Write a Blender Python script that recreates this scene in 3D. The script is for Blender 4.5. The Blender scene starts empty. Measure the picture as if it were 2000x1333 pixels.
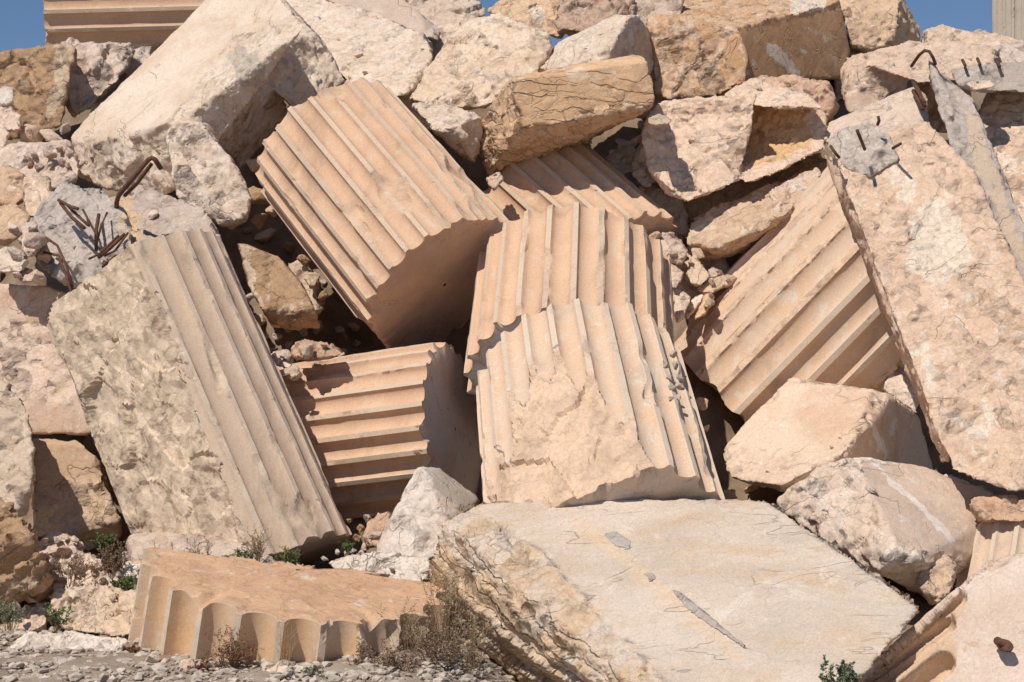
import bpy, bmesh, math, random
import numpy as np
from mathutils import Vector, Matrix

# ------------------------------------------------------------ camera, sky, sun, exposure
scene = bpy.context.scene
COL = scene.collection
PITCH = math.radians(2.5)
CAM_H = 1.6
cd = bpy.data.cameras.new('camera')
cd.sensor_width = 36.0
cd.lens = 18.0/math.tan(math.radians(14.0))
cd.clip_start = 0.1
cd.clip_end = 5000
cam = bpy.data.objects.new('camera', cd)
COL.objects.link(cam)
cam.location = (0, 0, CAM_H)
cam.rotation_euler = (math.pi/2+PITCH, 0, 0)
scene.camera = cam

SUN = np.array([-0.36, -0.50, 0.80]); SUN /= np.linalg.norm(SUN)      # towards the sun
world = bpy.data.worlds.new('World')
scene.world = world
world.use_nodes = True
nt = world.node_tree
bg = nt.nodes['Background']
sky = nt.nodes.new('ShaderNodeTexSky')
sky.sky_type = 'NISHITA'
sky.sun_disc = False
sky.sun_elevation = math.asin(SUN[2])
sky.sun_rotation = math.atan2(SUN[0], SUN[1])
sky.altitude = 2500
sky.air_density = 1.0
sky.dust_density = 0.0
sky.ozone_density = 4.5
nt.links.new(sky.outputs[0], bg.inputs[0])
bg.inputs[1].default_value = 0.078
sd = bpy.data.lights.new('sun', 'SUN')
sd.energy = 4.0
sd.angle = math.radians(0.5)
sd.color = (1.0, 0.945, 0.86)
sun = bpy.data.objects.new('sun', sd)
COL.objects.link(sun)
sun.rotation_euler = Vector(SUN).to_track_quat('Z', 'Y').to_euler()
sun.location = (-6, -6, 14)
scene.view_settings.view_transform = 'Standard'
scene.view_settings.look = 'None'
scene.view_settings.gamma = 1.0
scene.view_settings.exposure = 0.0
scene.render.engine = 'CYCLES'
scene.cycles.max_bounces = 6
scene.cycles.diffuse_bounces = 4

# ------------------------------------------------------------ survey: photo position + distance -> point in the place
K = 2*math.tan(math.radians(14.0))/2000.0
FW = np.array([0, math.cos(PITCH), math.sin(PITCH)])
UP = np.array([0, -math.sin(PITCH), math.cos(PITCH)])
RT = np.array([1.0, 0, 0])
C0 = np.array([0, 0, CAM_H])

def ray(x, y):
    return FW + RT*((x-1000)*K) + UP*((666.5-y)*K)

def pt(x, y, d):
    return C0 + d*ray(x, y)

def face(n, ref, pts):
    """points of one flat face: n its outward normal, ref = one (x, y, distance) on it"""
    n = np.array(n, float)
    P0 = pt(*ref)
    c = n @ (P0-C0)
    return [(x, y, float(c/(n @ ray(x, y)))) for x, y in pts]

def project(P):
    V = P-C0
    d = V @ FW
    return 1000+(V @ RT)/d/K, 666.5-(V @ UP)/d/K

# ------------------------------------------------------------ noise (vectorised)
def _h(ix, iy, iz, s):
    n = (ix.astype(np.int64)*73856093) ^ (iy.astype(np.int64)*19349663) ^ (iz.astype(np.int64)*83492791) ^ (s*2654435761)
    n = (n & 0xffffffff).astype(np.uint64)
    n = ((n ^ (n >> np.uint64(15)))*np.uint64(2246822519)) & np.uint64(0xffffffff)
    n = ((n ^ (n >> np.uint64(13)))*np.uint64(3266489917)) & np.uint64(0xffffffff)
    n = n ^ (n >> np.uint64(16))
    return n.astype(np.float64)/4294967295.0

def vn(P, s=0):
    F = np.floor(P)
    f = P-F
    u = f*f*(3-2*f)
    i = F.astype(np.int64)
    r = 0
    for a in (0, 1):
        wx = u[:, 0] if a else 1-u[:, 0]
        for b in (0, 1):
            wy = u[:, 1] if b else 1-u[:, 1]
            for c in (0, 1):
                wz = u[:, 2] if c else 1-u[:, 2]
                r = r+_h(i[:, 0]+a, i[:, 1]+b, i[:, 2]+c, s)*wx*wy*wz
    return r*2-1

def fbm(P, s=0, o=4, g=0.5):
    r = 0; a = 1; t = 0
    for k in range(o):
        r = r+a*vn(P*(2.03**k)+17.3*k, s+k)
        t += a
        a *= g
    return r/t

def facet(P, s=0):
    """broken-stone relief: every cell is a small tilted plane, cells meet in ledges"""
    F = np.floor(P).astype(np.int64)
    best = np.full(len(P), 9e9); out = np.zeros(len(P)); 
    for a in (-1, 0, 1):
        for b in (-1, 0, 1):
            for c in (-1, 0, 1):
                ix, iy, iz = F[:, 0]+a, F[:, 1]+b, F[:, 2]+c
                h = _h(ix, iy, iz, s)
                h2 = (h*4096.0) % 1.0
                h3 = (h*1048576.0) % 1.0
                Q = np.stack([ix+h, iy+h2, iz+h3], 1)
                D = P-Q
                d = (D*D).sum(1)
                m = d < best
                g = np.stack([h2, h3, h], 1)*2-1
                v = (D*g).sum(1)*1.1+(h3-0.5)*0.35
                out = np.where(m, v, out)
                best = np.where(m, d, best)
    return out

def smoothstep(x, a, b):
    t = np.clip((x-a)/(b-a), 0, 1)
    return t*t*(3-2*t)

# ------------------------------------------------------------ materials
def mk(name):
    m = bpy.data.materials.new(name)
    m.use_nodes = True
    return m, m.node_tree.nodes, m.node_tree.links, m.node_tree.nodes['Principled BSDF']

def ramp(N, L, src, a, b):
    r = N.new('ShaderNodeMapRange'); r.interpolation_type = 'SMOOTHSTEP'
    r.inputs['From Min'].default_value = a; r.inputs['From Max'].default_value = b
    L.new(src, r.inputs['Value'])
    return r.outputs['Result']

def mix(N, L, f, a, b, mode='MIX'):
    m = N.new('ShaderNodeMix'); m.data_type = 'RGBA'; m.blend_type = mode
    if isinstance(f, (int, float)): m.inputs[0].default_value = f
    else: L.new(f, m.inputs[0])
    for k, v in ((6, a), (7, b)):
        if isinstance(v, tuple): m.inputs[k].default_value = (*v, 1)
        else: L.new(v, m.inputs[k])
    return m.outputs[2]

def noise(N, L, vec, sc, det=6, rough=0.55, dist=0.0):
    n = N.new('ShaderNodeTexNoise')
    n.inputs['Scale'].default_value = sc; n.inputs['Detail'].default_value = det
    n.inputs['Roughness'].default_value = rough; n.inputs['Distortion'].default_value = dist
    L.new(vec, n.inputs['Vector'])
    return n.outputs['Fac']

def attr(N, name):
    a = N.new('ShaderNodeAttribute'); a.attribute_name = name
    return a.outputs['Fac']

def math_(N, L, op, a, b=0.0, clamp=False):
    m = N.new('ShaderNodeMath'); m.operation = op; m.use_clamp = clamp
    for k, v in ((0, a), (1, b)):
        if isinstance(v, (int, float)): m.inputs[k].default_value = v
        else: L.new(v, m.inputs[k])
    return m.outputs[0]

def warm(c, k=1.0):
    return (min(.82, c[0]*1.05), c[1]*.957, c[2]*.87)

def warped(N, L, vec, amt=.07):
    w = N.new('ShaderNodeTexNoise'); w.inputs['Scale'].default_value = 10; w.inputs['Detail'].default_value = 3
    L.new(vec, w.inputs['Vector'])
    wm = N.new('ShaderNodeVectorMath'); wm.operation = 'MULTIPLY_ADD'
    L.new(w.outputs['Color'], wm.inputs[0]); wm.inputs[1].default_value = (amt,)*3; L.new(vec, wm.inputs[2])
    return wm.outputs[0]

def facet_h(N, L, wv, sc, amt):
    v = N.new('ShaderNodeTexVoronoi'); v.inputs['Scale'].default_value = sc
    L.new(wv, v.inputs['Vector'])
    D = N.new('ShaderNodeVectorMath'); D.operation = 'SUBTRACT'; L.new(wv, D.inputs[0]); L.new(v.outputs['Position'], D.inputs[1])
    g = N.new('ShaderNodeVectorMath'); g.operation = 'SUBTRACT'; L.new(v.outputs['Color'], g.inputs[0]); g.inputs[1].default_value = (.5, .5, .5)
    d = N.new('ShaderNodeVectorMath'); d.operation = 'DOT_PRODUCT'; L.new(D.outputs[0], d.inputs[0]); L.new(g.outputs[0], d.inputs[1])
    return math_(N, L, 'MULTIPLY', d.outputs['Value'], amt)

def stone(name, c1, c2, stain, rough_c, zone_c, stain_amt=0.5, bump=1.0, crack=0.0, stretch=(1, 1, 1), veins=0.0, crack_scale=5.0, layer=0.0, layer_all=False, hscale=1.0, zjit=4.0, zamt=.8, fiss=.14, tint=True):
    """c1/c2 body colours, stain, rough_c colour of broken stone, zone_c colour where the mesh's 'zone' attribute is set"""
    c1, c2, stain, rough_c, zone_c = [warm(v) for v in (c1, c2, stain, rough_c, zone_c)]
    m, N, L, B = mk(name)
    tc = N.new('ShaderNodeTexCoord'); oi = N.new('ShaderNodeObjectInfo')
    off = N.new('ShaderNodeVectorMath'); off.operation = 'MULTIPLY_ADD'
    L.new(oi.outputs['Random'], off.inputs[0]); off.inputs[1].default_value = (37, 53, 71)
    L.new(tc.outputs['Object'], off.inputs[2])
    vec = off.outputs[0]
    mp = N.new('ShaderNodeMapping'); mp.inputs['Scale'].default_value = stretch
    L.new(vec, mp.inputs['Vector']); sv = mp.outputs[0]
    col = mix(N, L, ramp(N, L, noise(N, L, sv, 1.6, 7, .6, .4), .38, .62), c1, c2)
    st = math_(N, L, 'MULTIPLY', ramp(N, L, noise(N, L, sv, 2.6, 6, .68, .9), .47, .66), stain_amt*1.15)
    col = mix(N, L, st, col, stain)
    if tint:
        hs = N.new('ShaderNodeHueSaturation')
        r1 = N.new('ShaderNodeMapRange'); L.new(oi.outputs['Random'], r1.inputs['Value']); r1.inputs['To Min'].default_value = .70; r1.inputs['To Max'].default_value = 1.04
        r2 = math_(N, L, 'FRACT', math_(N, L, 'MULTIPLY', oi.outputs['Random'], 7.31))
        r3 = math_(N, L, 'ADD', math_(N, L, 'MULTIPLY', r2, .22), .88)
        L.new(r1.outputs[0], hs.inputs['Saturation']); L.new(r3, hs.inputs['Value'])
    rg = attr(N, 'rough')
    rc = mix(N, L, ramp(N, L, noise(N, L, vec, 4.5, 8, .65), .4, .62), rough_c, tuple(min(1, v*1.0) for v in c1))
    col = mix(N, L, math_(N, L, 'MULTIPLY', rg, .8), col, rc)
    # pale bruised stone and darker lichen specks
    wh = math_(N, L, 'MULTIPLY', ramp(N, L, noise(N, L, vec, 4.0, 6, .72, 1.6), .55, .68), .5)
    col = mix(N, L, wh, col, (.76, .66, .54))
    dk = math_(N, L, 'MULTIPLY', ramp(N, L, noise(N, L, vec, 16.0, 6, .75), .62, .72), .35)
    col = mix(N, L, dk, col, tuple(v*.5 for v in stain))
    if veins:
        v = noise(N, L, sv, 2.2, 5, .55, 1.5)
        a = math_(N, L, 'ABSOLUTE', math_(N, L, 'SUBTRACT', v, .5))
        col = mix(N, L, math_(N, L, 'MULTIPLY', ramp(N, L, a, .012, .0), veins), col, (.78, .72, .66))
    zn = N.new('ShaderNodeMath'); zn.operation = 'ADD'
    L.new(attr(N, 'zone'), zn.inputs[0])
    zj = math_(N, L, 'MULTIPLY', math_(N, L, 'SUBTRACT', noise(N, L, vec, 7, 8, .75), .5), zjit)
    L.new(zj, zn.inputs[1])
    zf = ramp(N, L, zn.outputs[0], .42, .58)
    zf = math_(N, L, 'MULTIPLY', zf, zamt)
    zcol = mix(N, L, noise(N, L, vec, 9, 6, .6), tuple(v*.82 for v in zone_c), tuple(min(1, v*1.15) for v in zone_c))
    col = mix(N, L, zf, col, zcol)
    sp = ramp(N, L, noise(N, L, vec, 70, 4, .7), .3, .7)
    col = mix(N, L, .3, col, mix(N, L, sp, (.62, .6, .58), (1.25, 1.25, 1.25)), 'MULTIPLY')
    rgf = math_(N, L, 'ADD', math_(N, L, 'MULTIPLY', rg, .88), .12)
    wv = warped(N, L, vec)
    h = math_(N, L, 'ADD', facet_h(N, L, wv, 6.5, .8*bump), facet_h(N, L, wv, 20, .62*bump))
    h = math_(N, L, 'ADD', h, math_(N, L, 'MULTIPLY', noise(N, L, vec, 16, 7, .65), .006))
    h = math_(N, L, 'MULTIPLY', h, rgf)
    h = math_(N, L, 'ADD', h, math_(N, L, 'MULTIPLY', noise(N, L, vec, 30, 5, .65), .0018))
    if crack:
        vo = N.new('ShaderNodeTexVoronoi'); vo.feature = 'DISTANCE_TO_EDGE'; vo.inputs['Scale'].default_value = crack_scale
        w = N.new('ShaderNodeTexNoise'); w.inputs['Scale'].default_value = 5; w.inputs['Detail'].default_value = 6
        L.new(vec, w.inputs['Vector'])
        wm = N.new('ShaderNodeVectorMath'); wm.operation = 'MULTIPLY_ADD'
        L.new(w.outputs['Color'], wm.inputs[0]); wm.inputs[1].default_value = (.35, .35, .35); L.new(sv, wm.inputs[2])
        L.new(wm.outputs[0], vo.inputs['Vector'])
        cr = ramp(N, L, vo.outputs['Distance'], .0, .05)
        gate = ramp(N, L, noise(N, L, vec, 2.3, 3, .5), .4, .6)
        ck = math_(N, L, 'MULTIPLY', math_(N, L, 'SUBTRACT', 1.0, cr), gate)
        h = math_(N, L, 'SUBTRACT', h, math_(N, L, 'MULTIPLY', ck, .012*crack))
        col = mix(N, L, math_(N, L, 'MULTIPLY', ck, .45*min(1, crack)), col, tuple(v*.35 for v in stain))
    fn = math_(N, L, 'ABSOLUTE', math_(N, L, 'SUBTRACT', noise(N, L, sv, 1.9, 4, .5, .5), .5))
    fs = math_(N, L, 'MULTIPLY', ramp(N, L, fn, .006, .0), ramp(N, L, noise(N, L, vec, 2.9, 3, .5), .44, .58))
    col = mix(N, L, math_(N, L, 'MULTIPLY', fs, fiss), col, tuple(v*.42 for v in stain))
    h = math_(N, L, 'SUBTRACT', h, math_(N, L, 'MULTIPLY', fs, .006))
    if layer:
        la = math_(N, L, 'ADD', attr(N, 'layer'), math_(N, L, 'MULTIPLY', noise(N, L, vec, 2.2, 6, .62), 1.8))
        fr = math_(N, L, 'FRACT', la)
        cr = math_(N, L, 'SUBTRACT', 1.0, ramp(N, L, fr, .0, .13))
        cr = math_(N, L, 'MULTIPLY', cr, ramp(N, L, noise(N, L, vec, 3.1, 5, .6), .38, .56))
        if not layer_all: cr = math_(N, L, 'MULTIPLY', cr, rg)
        h = math_(N, L, 'ADD', h, math_(N, L, 'MULTIPLY', math_(N, L, 'MULTIPLY', fr, .012), 1.0 if layer_all else rg))
        h = math_(N, L, 'SUBTRACT', h, math_(N, L, 'MULTIPLY', cr, .012*layer))
        col = mix(N, L, math_(N, L, 'MULTIPLY', cr, .38*layer), col, tuple(v*.3 for v in stain))
    if hscale != 1.0: h = math_(N, L, 'MULTIPLY', h, hscale)
    bp = N.new('ShaderNodeBump'); bp.inputs['Strength'].default_value = min(1.0, bump); bp.inputs['Distance'].default_value = 1.0
    L.new(h, bp.inputs['Height']); L.new(bp.outputs[0], B.inputs['Normal'])
    if tint:
        L.new(col, hs.inputs['Color']); col = hs.outputs[0]
    L.new(col, B.inputs['Base Color'])
    B.inputs['Roughness'].default_value = .92
    B.inputs['Specular IOR Level'].default_value = .2
    return m

M = {}
STONE_ARGS = {}
_stone = stone
def stone(name, *args, **kw):
    STONE_ARGS[name] = (args, kw)
    return _stone(name, *args, **kw)
def rubble_mat(key):
    k = key+'_rubble'
    if k not in M:
        args, kw = STONE_ARGS[M[key].name]
        M[k] = _stone(M[key].name+'_rubble', *args, **{**kw, 'hscale': .10})
    return M[k]
M['pale'] = stone('pale_limestone', (.74, .65, .56), (.66, .54, .43), (.56, .41, .27), (.66, .54, .43), (.50, .46, .40), .45)
M['cream'] = stone('cream_limestone', (.66, .51, .37), (.60, .43, .29), (.50, .31, .17), (.60, .44, .32), (.74, .68, .61), .5)
M['pink'] = stone('pink_limestone', (.68, .56, .47), (.60, .46, .37), (.52, .32, .21), (.62, .49, .40), (.60, .42, .22), .6, veins=.35)
M['ochre'] = stone('ochre_limestone', (.66, .47, .31), (.60, .42, .27), (.46, .29, .17), (.58, .43, .32), (.74, .68, .60), .5, crack=.7, stretch=(1, 1.0, 2.2), layer=1.0, layer_all=True, tint=False)
M['tan'] = stone('tan_sawn_limestone', (.62, .46, .33), (.57, .42, .30), (.50, .35, .23), (.67, .58, .49), (.74, .69, .62), .4)
M['brown'] = stone('brown_conglomerate', (.42, .29, .19), (.36, .24, .15), (.25, .16, .10), (.40, .28, .18), (.60, .50, .40), .6, bump=1.0, tint=False)
M['greyrock'] = stone('weathered_grey_limestone', (.61, .50, .40), (.54, .43, .33), (.42, .31, .21), (.56, .46, .36), (.58, .40, .24), .5, stretch=(1, 1, 1.6))
M['white'] = stone('white_limestone', (.76, .71, .64), (.70, .62, .53), (.55, .44, .33), (.72, .65, .57), (.5, .4, .3), .25, crack=.8, crack_scale=7)
M['concrete'] = stone('rubbly_concrete', (.54, .46, .41), (.44, .37, .33), (.28, .22, .18), (.50, .43, .38), (.62, .46, .30), .5)
M['patch'] = stone('grey_cement', (.50, .455, .42), (.45, .41, .38), (.36, .31, .27), (.46, .41, .37), (.6, .5, .4), .3)
M['plaster'] = stone('plastered_slab_stone', (.69, .55, .45), (.62, .46, .34), (.54, .36, .24), (.64, .49, .38), (.76, .70, .62), .55, bump=1.0, zjit=5.5, tint=False)
M['slab'] = stone('weathered_grey_slab_stone', (.62, .56, .50), (.54, .48, .42), (.56, .43, .30), (.58, .44, .30), (.68, .53, .37), .55, stretch=(.6, 1.4, 1.4), layer=1.0, zamt=.42, fiss=.1, tint=False)
M['sawnbrown'] = stone('brown_sawn_limestone', (.55, .36, .22), (.50, .32, .19), (.43, .26, .15), (.62, .49, .39), (.72, .67, .61), .4, tint=False)
M['sawncream'] = stone('creamy_sawn_limestone', (.66, .52, .40), (.60, .44, .31), (.52, .34, .21), (.62, .47, .36), (.74, .70, .65), .45)
M['pinksawn'] = stone('pinkish_sawn_limestone', (.68, .59, .53), (.64, .54, .47), (.56, .42, .33), (.58, .45, .36), (.58, .43, .29), .3)
M['red'] = stone('red_stained_limestone', (.58, .43, .33), (.52, .34, .24), (.44, .22, .13), (.55, .38, .28), (.6, .5, .4), .6)

def flute_mat(name, base, base2, fil, cap, brk, white=.5):
    brk = warm(brk); fil = (fil[0], fil[1]*.99, fil[2]*.93)
    m, N, L, B = mk(name)
    tc = N.new('ShaderNodeTexCoord'); oi = N.new('ShaderNodeObjectInfo')
    off = N.new('ShaderNodeVectorMath'); off.operation = 'MULTIPLY_ADD'
    L.new(oi.outputs['Random'], off.inputs[0]); off.inputs[1].default_value = (37, 53, 71)
    L.new(tc.outputs['Object'], off.inputs[2])
    vec = off.outputs[0]
    mp = N.new('ShaderNodeMapping'); mp.inputs['Scale'].default_value = (1, 1, .35); L.new(vec, mp.inputs['Vector'])
    col = mix(N, L, ramp(N, L, noise(N, L, mp.outputs[0], 3.0, 7, .6, .5), .35, .65), base, base2)
    wh = math_(N, L, 'MULTIPLY', ramp(N, L, noise(N, L, vec, 3.2, 7, .75, 2.5), .52, .66), white)
    col = mix(N, L, wh, col, fil)
    dk = math_(N, L, 'MULTIPLY', ramp(N, L, noise(N, L, mp.outputs[0], 2.1, 7, .7, 1.0), .5, .68), .7)
    col = mix(N, L, dk, col, tuple(v*.72 for v in base2))
    fj = math_(N, L, 'ADD', attr(N, 'fillet'), math_(N, L, 'MULTIPLY', math_(N, L, 'SUBTRACT', noise(N, L, vec, 12, 6, .7), .5), .5))
    col = mix(N, L, math_(N, L, 'MULTIPLY', ramp(N, L, fj, .35, .8), .6), col, fil)
    bc = mix(N, L, ramp(N, L, noise(N, L, vec, 5, 8, .65), .4, .62), brk, tuple(v*.82 for v in brk))
    col = mix(N, L, attr(N, 'rough'), col, bc)
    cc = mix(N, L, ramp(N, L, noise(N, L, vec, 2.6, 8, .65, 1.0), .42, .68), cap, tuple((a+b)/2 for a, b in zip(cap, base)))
    crk = math_(N, L, 'ABSOLUTE', math_(N, L, 'SUBTRACT', noise(N, L, vec, 1.7, 7, .6, .6), .5))
    cc = mix(N, L, math_(N, L, 'MULTIPLY', ramp(N, L, crk, .006, .0), .6), cc, (.28, .16, .10))
    cc = mix(N, L, math_(N, L, 'MULTIPLY', ramp(N, L, noise(N, L, vec, 6, 8, .7, 1.0), .57, .66), attr(N, 'rough')), cc, (.74, .62, .52))
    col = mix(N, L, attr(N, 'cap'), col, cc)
    sp = ramp(N, L, noise(N, L, vec, 80, 4, .7), .3, .7)
    col = mix(N, L, .28, col, mix(N, L, sp, (.66, .62, .58), (1.22, 1.22, 1.22)), 'MULTIPLY')
    pit = ramp(N, L, noise(N, L, vec, 34, 3, .6), .70, .76)
    col = mix(N, L, math_(N, L, 'MULTIPLY', pit, .35), col, (.36, .20, .11))
    # fine toothed chisel marks across the flutes, broken by noise
    h = math_(N, L, 'MULTIPLY', noise(N, L, vec, 8, 8, .66), .0055)
    h2 = math_(N, L, 'MULTIPLY', noise(N, L, vec, 45, 5, .65), .0012)
    wv = warped(N, L, vec)
    h3 = math_(N, L, 'ADD', math_(N, L, 'ADD', facet_h(N, L, wv, 8, .5), facet_h(N, L, wv, 24, .45)), math_(N, L, 'MULTIPLY', noise(N, L, vec, 16, 7, .65), .007))
    h3 = math_(N, L, 'MULTIPLY', h3, attr(N, 'rough'))
    h = math_(N, L, 'ADD', math_(N, L, 'ADD', h, h2), h3)
    h = math_(N, L, 'SUBTRACT', h, math_(N, L, 'MULTIPLY', pit, .002))
    bp = N.new('ShaderNodeBump'); bp.inputs['Strength'].default_value = .9; bp.inputs['Distance'].default_value = 1.0
    L.new(h, bp.inputs['Height']); L.new(bp.outputs[0], B.inputs['Normal'])
    L.new(col, B.inputs['Base Color'])
    B.inputs['Roughness'].default_value = .88
    B.inputs['Specular IOR Level'].default_value = .22
    return m

M['flute'] = flute_mat('fluted_honey_limestone', (.69, .46, .305), (.63, .41, .27), (.66, .55, .45), (.50, .36, .285), (.66, .50, .38), .7)  # flat end colour darkened: shade of the enclosed drum end painted in
M['flute_worn'] = flute_mat('worn_fluted_limestone', (.68, .465, .31), (.66, .50, .375), (.69, .59, .50), (.52, .45, .40), (.72, .565, .44), .95)
M['flute_orange'] = flute_mat('orange_stained_fluted_limestone', (.70, .45, .26), (.63, .46, .32), (.66, .57, .48), (.60, .37, .23), (.62, .48, .38), .7)
M['flute_greycap'] = flute_mat('grey_ended_fluted_limestone', (.69, .46, .305), (.63, .41, .27), (.66, .55, .45), (.72, .68, .65), (.62, .46, .36), .45)  # grey ends painted lighter to make up for the shade on them
M['flute_pale'] = flute_mat('dusty_fluted_limestone', (.68, .50, .355), (.63, .475, .355), (.66, .56, .47), (.46, .40, .35), (.72, .62, .50), .6)
M['flute_far'] = flute_mat('grey_fluted_limestone', (.54, .45, .36), (.50, .42, .34), (.56, .48, .40), (.42, .37, .33), (.50, .42, .33), .5)

def simple(name, c1, c2, sc=8, rough=.9, bump=.004, metal=0.0):
    m, N, L, B = mk(name)
    tc = N.new('ShaderNodeTexCoord'); v = tc.outputs['Object']
    f = noise(N, L, v, sc, 8, .65)
    L.new(mix(N, L, ramp(N, L, f, .35, .65), c1, c2), B.inputs['Base Color'])
    B.inputs['Roughness'].default_value = rough
    B.inputs['Metallic'].default_value = metal
    B.inputs['Specular IOR Level'].default_value = .25
    bp = N.new('ShaderNodeBump'); bp.inputs['Distance'].default_value = 1
    L.new(math_(N, L, 'MULTIPLY', noise(N, L, v, sc*4, 8, .7), bump), bp.inputs['Height'])
    L.new(bp.outputs[0], B.inputs['Normal'])
    return m
M['rust'] = simple('rusty_iron', (.085, .045, .03), (.16, .07, .04), 30, .8, .003)
M['earth'] = simple('dark_rubble_earth', (.15, .10, .065), (.24, .165, .11), 5, .95, .02)  # earth colour darkened to paint deep shade into the gaps
def slope_mat():
    m, N, L, B = mk('rubble_slope_earth')
    tc = N.new('ShaderNodeTexCoord'); v = tc.outputs['Object']
    sx = N.new('ShaderNodeSeparateXYZ'); L.new(v, sx.inputs[0])
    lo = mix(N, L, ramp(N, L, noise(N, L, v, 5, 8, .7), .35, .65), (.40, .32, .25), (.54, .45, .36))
    hi = mix(N, L, ramp(N, L, noise(N, L, v, 5, 8, .65), .35, .65), (.20, .14, .09), (.30, .21, .14))  # upper earth painted dark so gaps between the blocks read as deep shade
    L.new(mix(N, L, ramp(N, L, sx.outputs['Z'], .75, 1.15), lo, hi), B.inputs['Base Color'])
    B.inputs['Roughness'].default_value = .95
    bp = N.new('ShaderNodeBump'); bp.inputs['Distance'].default_value = 1
    L.new(math_(N, L, 'MULTIPLY', noise(N, L, v, 22, 9, .72), .016), bp.inputs['Height'])
    L.new(bp.outputs[0], B.inputs['Normal'])
    return m
M['slope'] = slope_mat()
M['ground'] = simple('dusty_gravel_ground', (.38, .31, .25), (.50, .43, .36), 7, .95, .012)
M['gravel'] = simple('mixed_gravel', (.36, .29, .23), (.62, .53, .44), 14, .95, .003)
M['drygrass'] = simple('dry_straw', (.34, .24, .13), (.44, .33, .19), 20, .8, .0)
M['twig'] = simple('dry_brown_twig', (.22, .15, .09), (.32, .23, .15), 20, .85, .0)
M['leafdry'] = simple('dry_brown_leaf', (.33, .22, .14), (.24, .16, .11), 20, .8, .0)
M['leafred'] = simple('reddish_succulent_leaf', (.26, .11, .07), (.33, .17, .10), 20, .7, .0)
M['leafgreen'] = simple('green_leaf', (.11, .17, .05), (.18, .22, .08), 20, .6, .0)
M['leafgrey'] = simple('grey_green_leaf', (.18, .21, .13), (.25, .26, .17), 20, .7, .0)

# ------------------------------------------------------------ objects
def tag(o, label=None, cat=None, group=None, kind=None):
    if label: o['label'] = label
    if cat: o['category'] = cat
    if group: o['group'] = group
    if kind: o['kind'] = kind
    return o

def mesh_obj(name, V, F, mat, parent=None, origin=None, attrs=None, smooth=True):
    """V world-space vertices; the object's origin goes to the base of the thing"""
    V = np.asarray(V, float)
    if parent is not None:
        origin = np.array(parent.location)
    elif origin is None:
        origin = np.array([(V[:, 0].min()+V[:, 0].max())/2, (V[:, 1].min()+V[:, 1].max())/2, V[:, 2].min()])
    me = bpy.data.meshes.new(name)
    me.from_pydata((V-origin).tolist() if len(V) < 3000 else [], [], F if len(V) < 3000 else [])
    if len(V) >= 3000:
        F = np.asarray(F, dtype=np.int32)
        me.vertices.add(len(V)); me.vertices.foreach_set('co', (V-origin).ravel())
        n = F.shape[1]
        me.loops.add(F.size); me.loops.foreach_set('vertex_index', F.ravel())
        me.polygons.add(len(F)); me.polygons.foreach_set('loop_start', np.arange(0, F.size, n, dtype=np.int32))
        me.update(calc_edges=True)
        me.validate()
    if attrs:
        for k, a in attrs.items():
            at = me.attributes.new(k, 'FLOAT', 'POINT')
            at.data.foreach_set('value', np.asarray(a, dtype=np.float32))
    if smooth:
        me.polygons.foreach_set('use_smooth', [True]*len(me.polygons))
    me.materials.append(mat)
    o = bpy.data.objects.new(name, me)
    COL.objects.link(o)
    if parent is None: o.location = origin
    else: o.parent = parent
    return o

def empty(name, loc):
    o = bpy.data.objects.new(name, None)
    o.empty_display_size = .2
    COL.objects.link(o); o.location = loc
    return o

def in_poly(x, y, poly):
    r = np.zeros(len(x), bool)
    n = len(poly)
    for i in range(n):
        x1, y1 = poly[i]; x2, y2 = poly[(i+1) % n]
        c = ((y1 > y) != (y2 > y)) & (x < (x2-x1)*(y-y1)/((y2-y1) or 1e-9)+x1)
        r ^= c
    return r

def lap(X, e0, e1, deg, it, w=0.5):
    X = X.copy()
    n = len(X)
    for _ in range(it):
        if X.ndim == 1:
            S = np.bincount(e0, X[e1], n)+np.bincount(e1, X[e0], n)
            X = X+(S/deg-X)*w
        else:
            S = np.stack([np.bincount(e0, X[e1, k], n)+np.bincount(e1, X[e0, k], n) for k in range(3)], 1)
            X = X+(S/deg[:, None]-X)*w
    return X

SEED = [100]
CH = random.Random(11)
def hull_shell(bm0, P, chops=0):
    P = [np.array(p) for p in P]
    bm = bmesh.new()
    vs = [bm.verts.new(p) for p in P]
    r = bmesh.ops.convex_hull(bm, input=vs)
    bmesh.ops.delete(bm, geom=list(set([g for g in r['geom_interior']+r['geom_unused'] if isinstance(g, bmesh.types.BMVert)])), context='VERTS')
    for _ in range(chops):
        n = np.array([CH.gauss(0, 1), CH.gauss(-.5, .8), CH.gauss(0.1, 1)]); n /= np.linalg.norm(n)
        co = np.array([v.co[:] for v in bm.verts]); sp = co @ n
        w_ = sp.max()-sp.min()
        lim = sp.max()-min(.10, w_*CH.uniform(.03, .11))
        bmesh.ops.bisect_plane(bm, geom=bm.verts[:]+bm.edges[:]+bm.faces[:], plane_co=(n*lim).tolist(), plane_no=n.tolist(), clear_outer=True)
        r = bmesh.ops.convex_hull(bm, input=bm.verts[:])
        bmesh.ops.delete(bm, geom=list(set([g for g in r['geom_interior']+r['geom_unused'] if isinstance(g, bmesh.types.BMVert)])), context='VERTS')
    bmesh.ops.recalc_face_normals(bm, faces=bm.faces[:])
    me = bpy.data.meshes.new('t'); bm.to_mesh(me); bm.free()
    bm0.from_mesh(me); bpy.data.meshes.remove(me)

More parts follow.
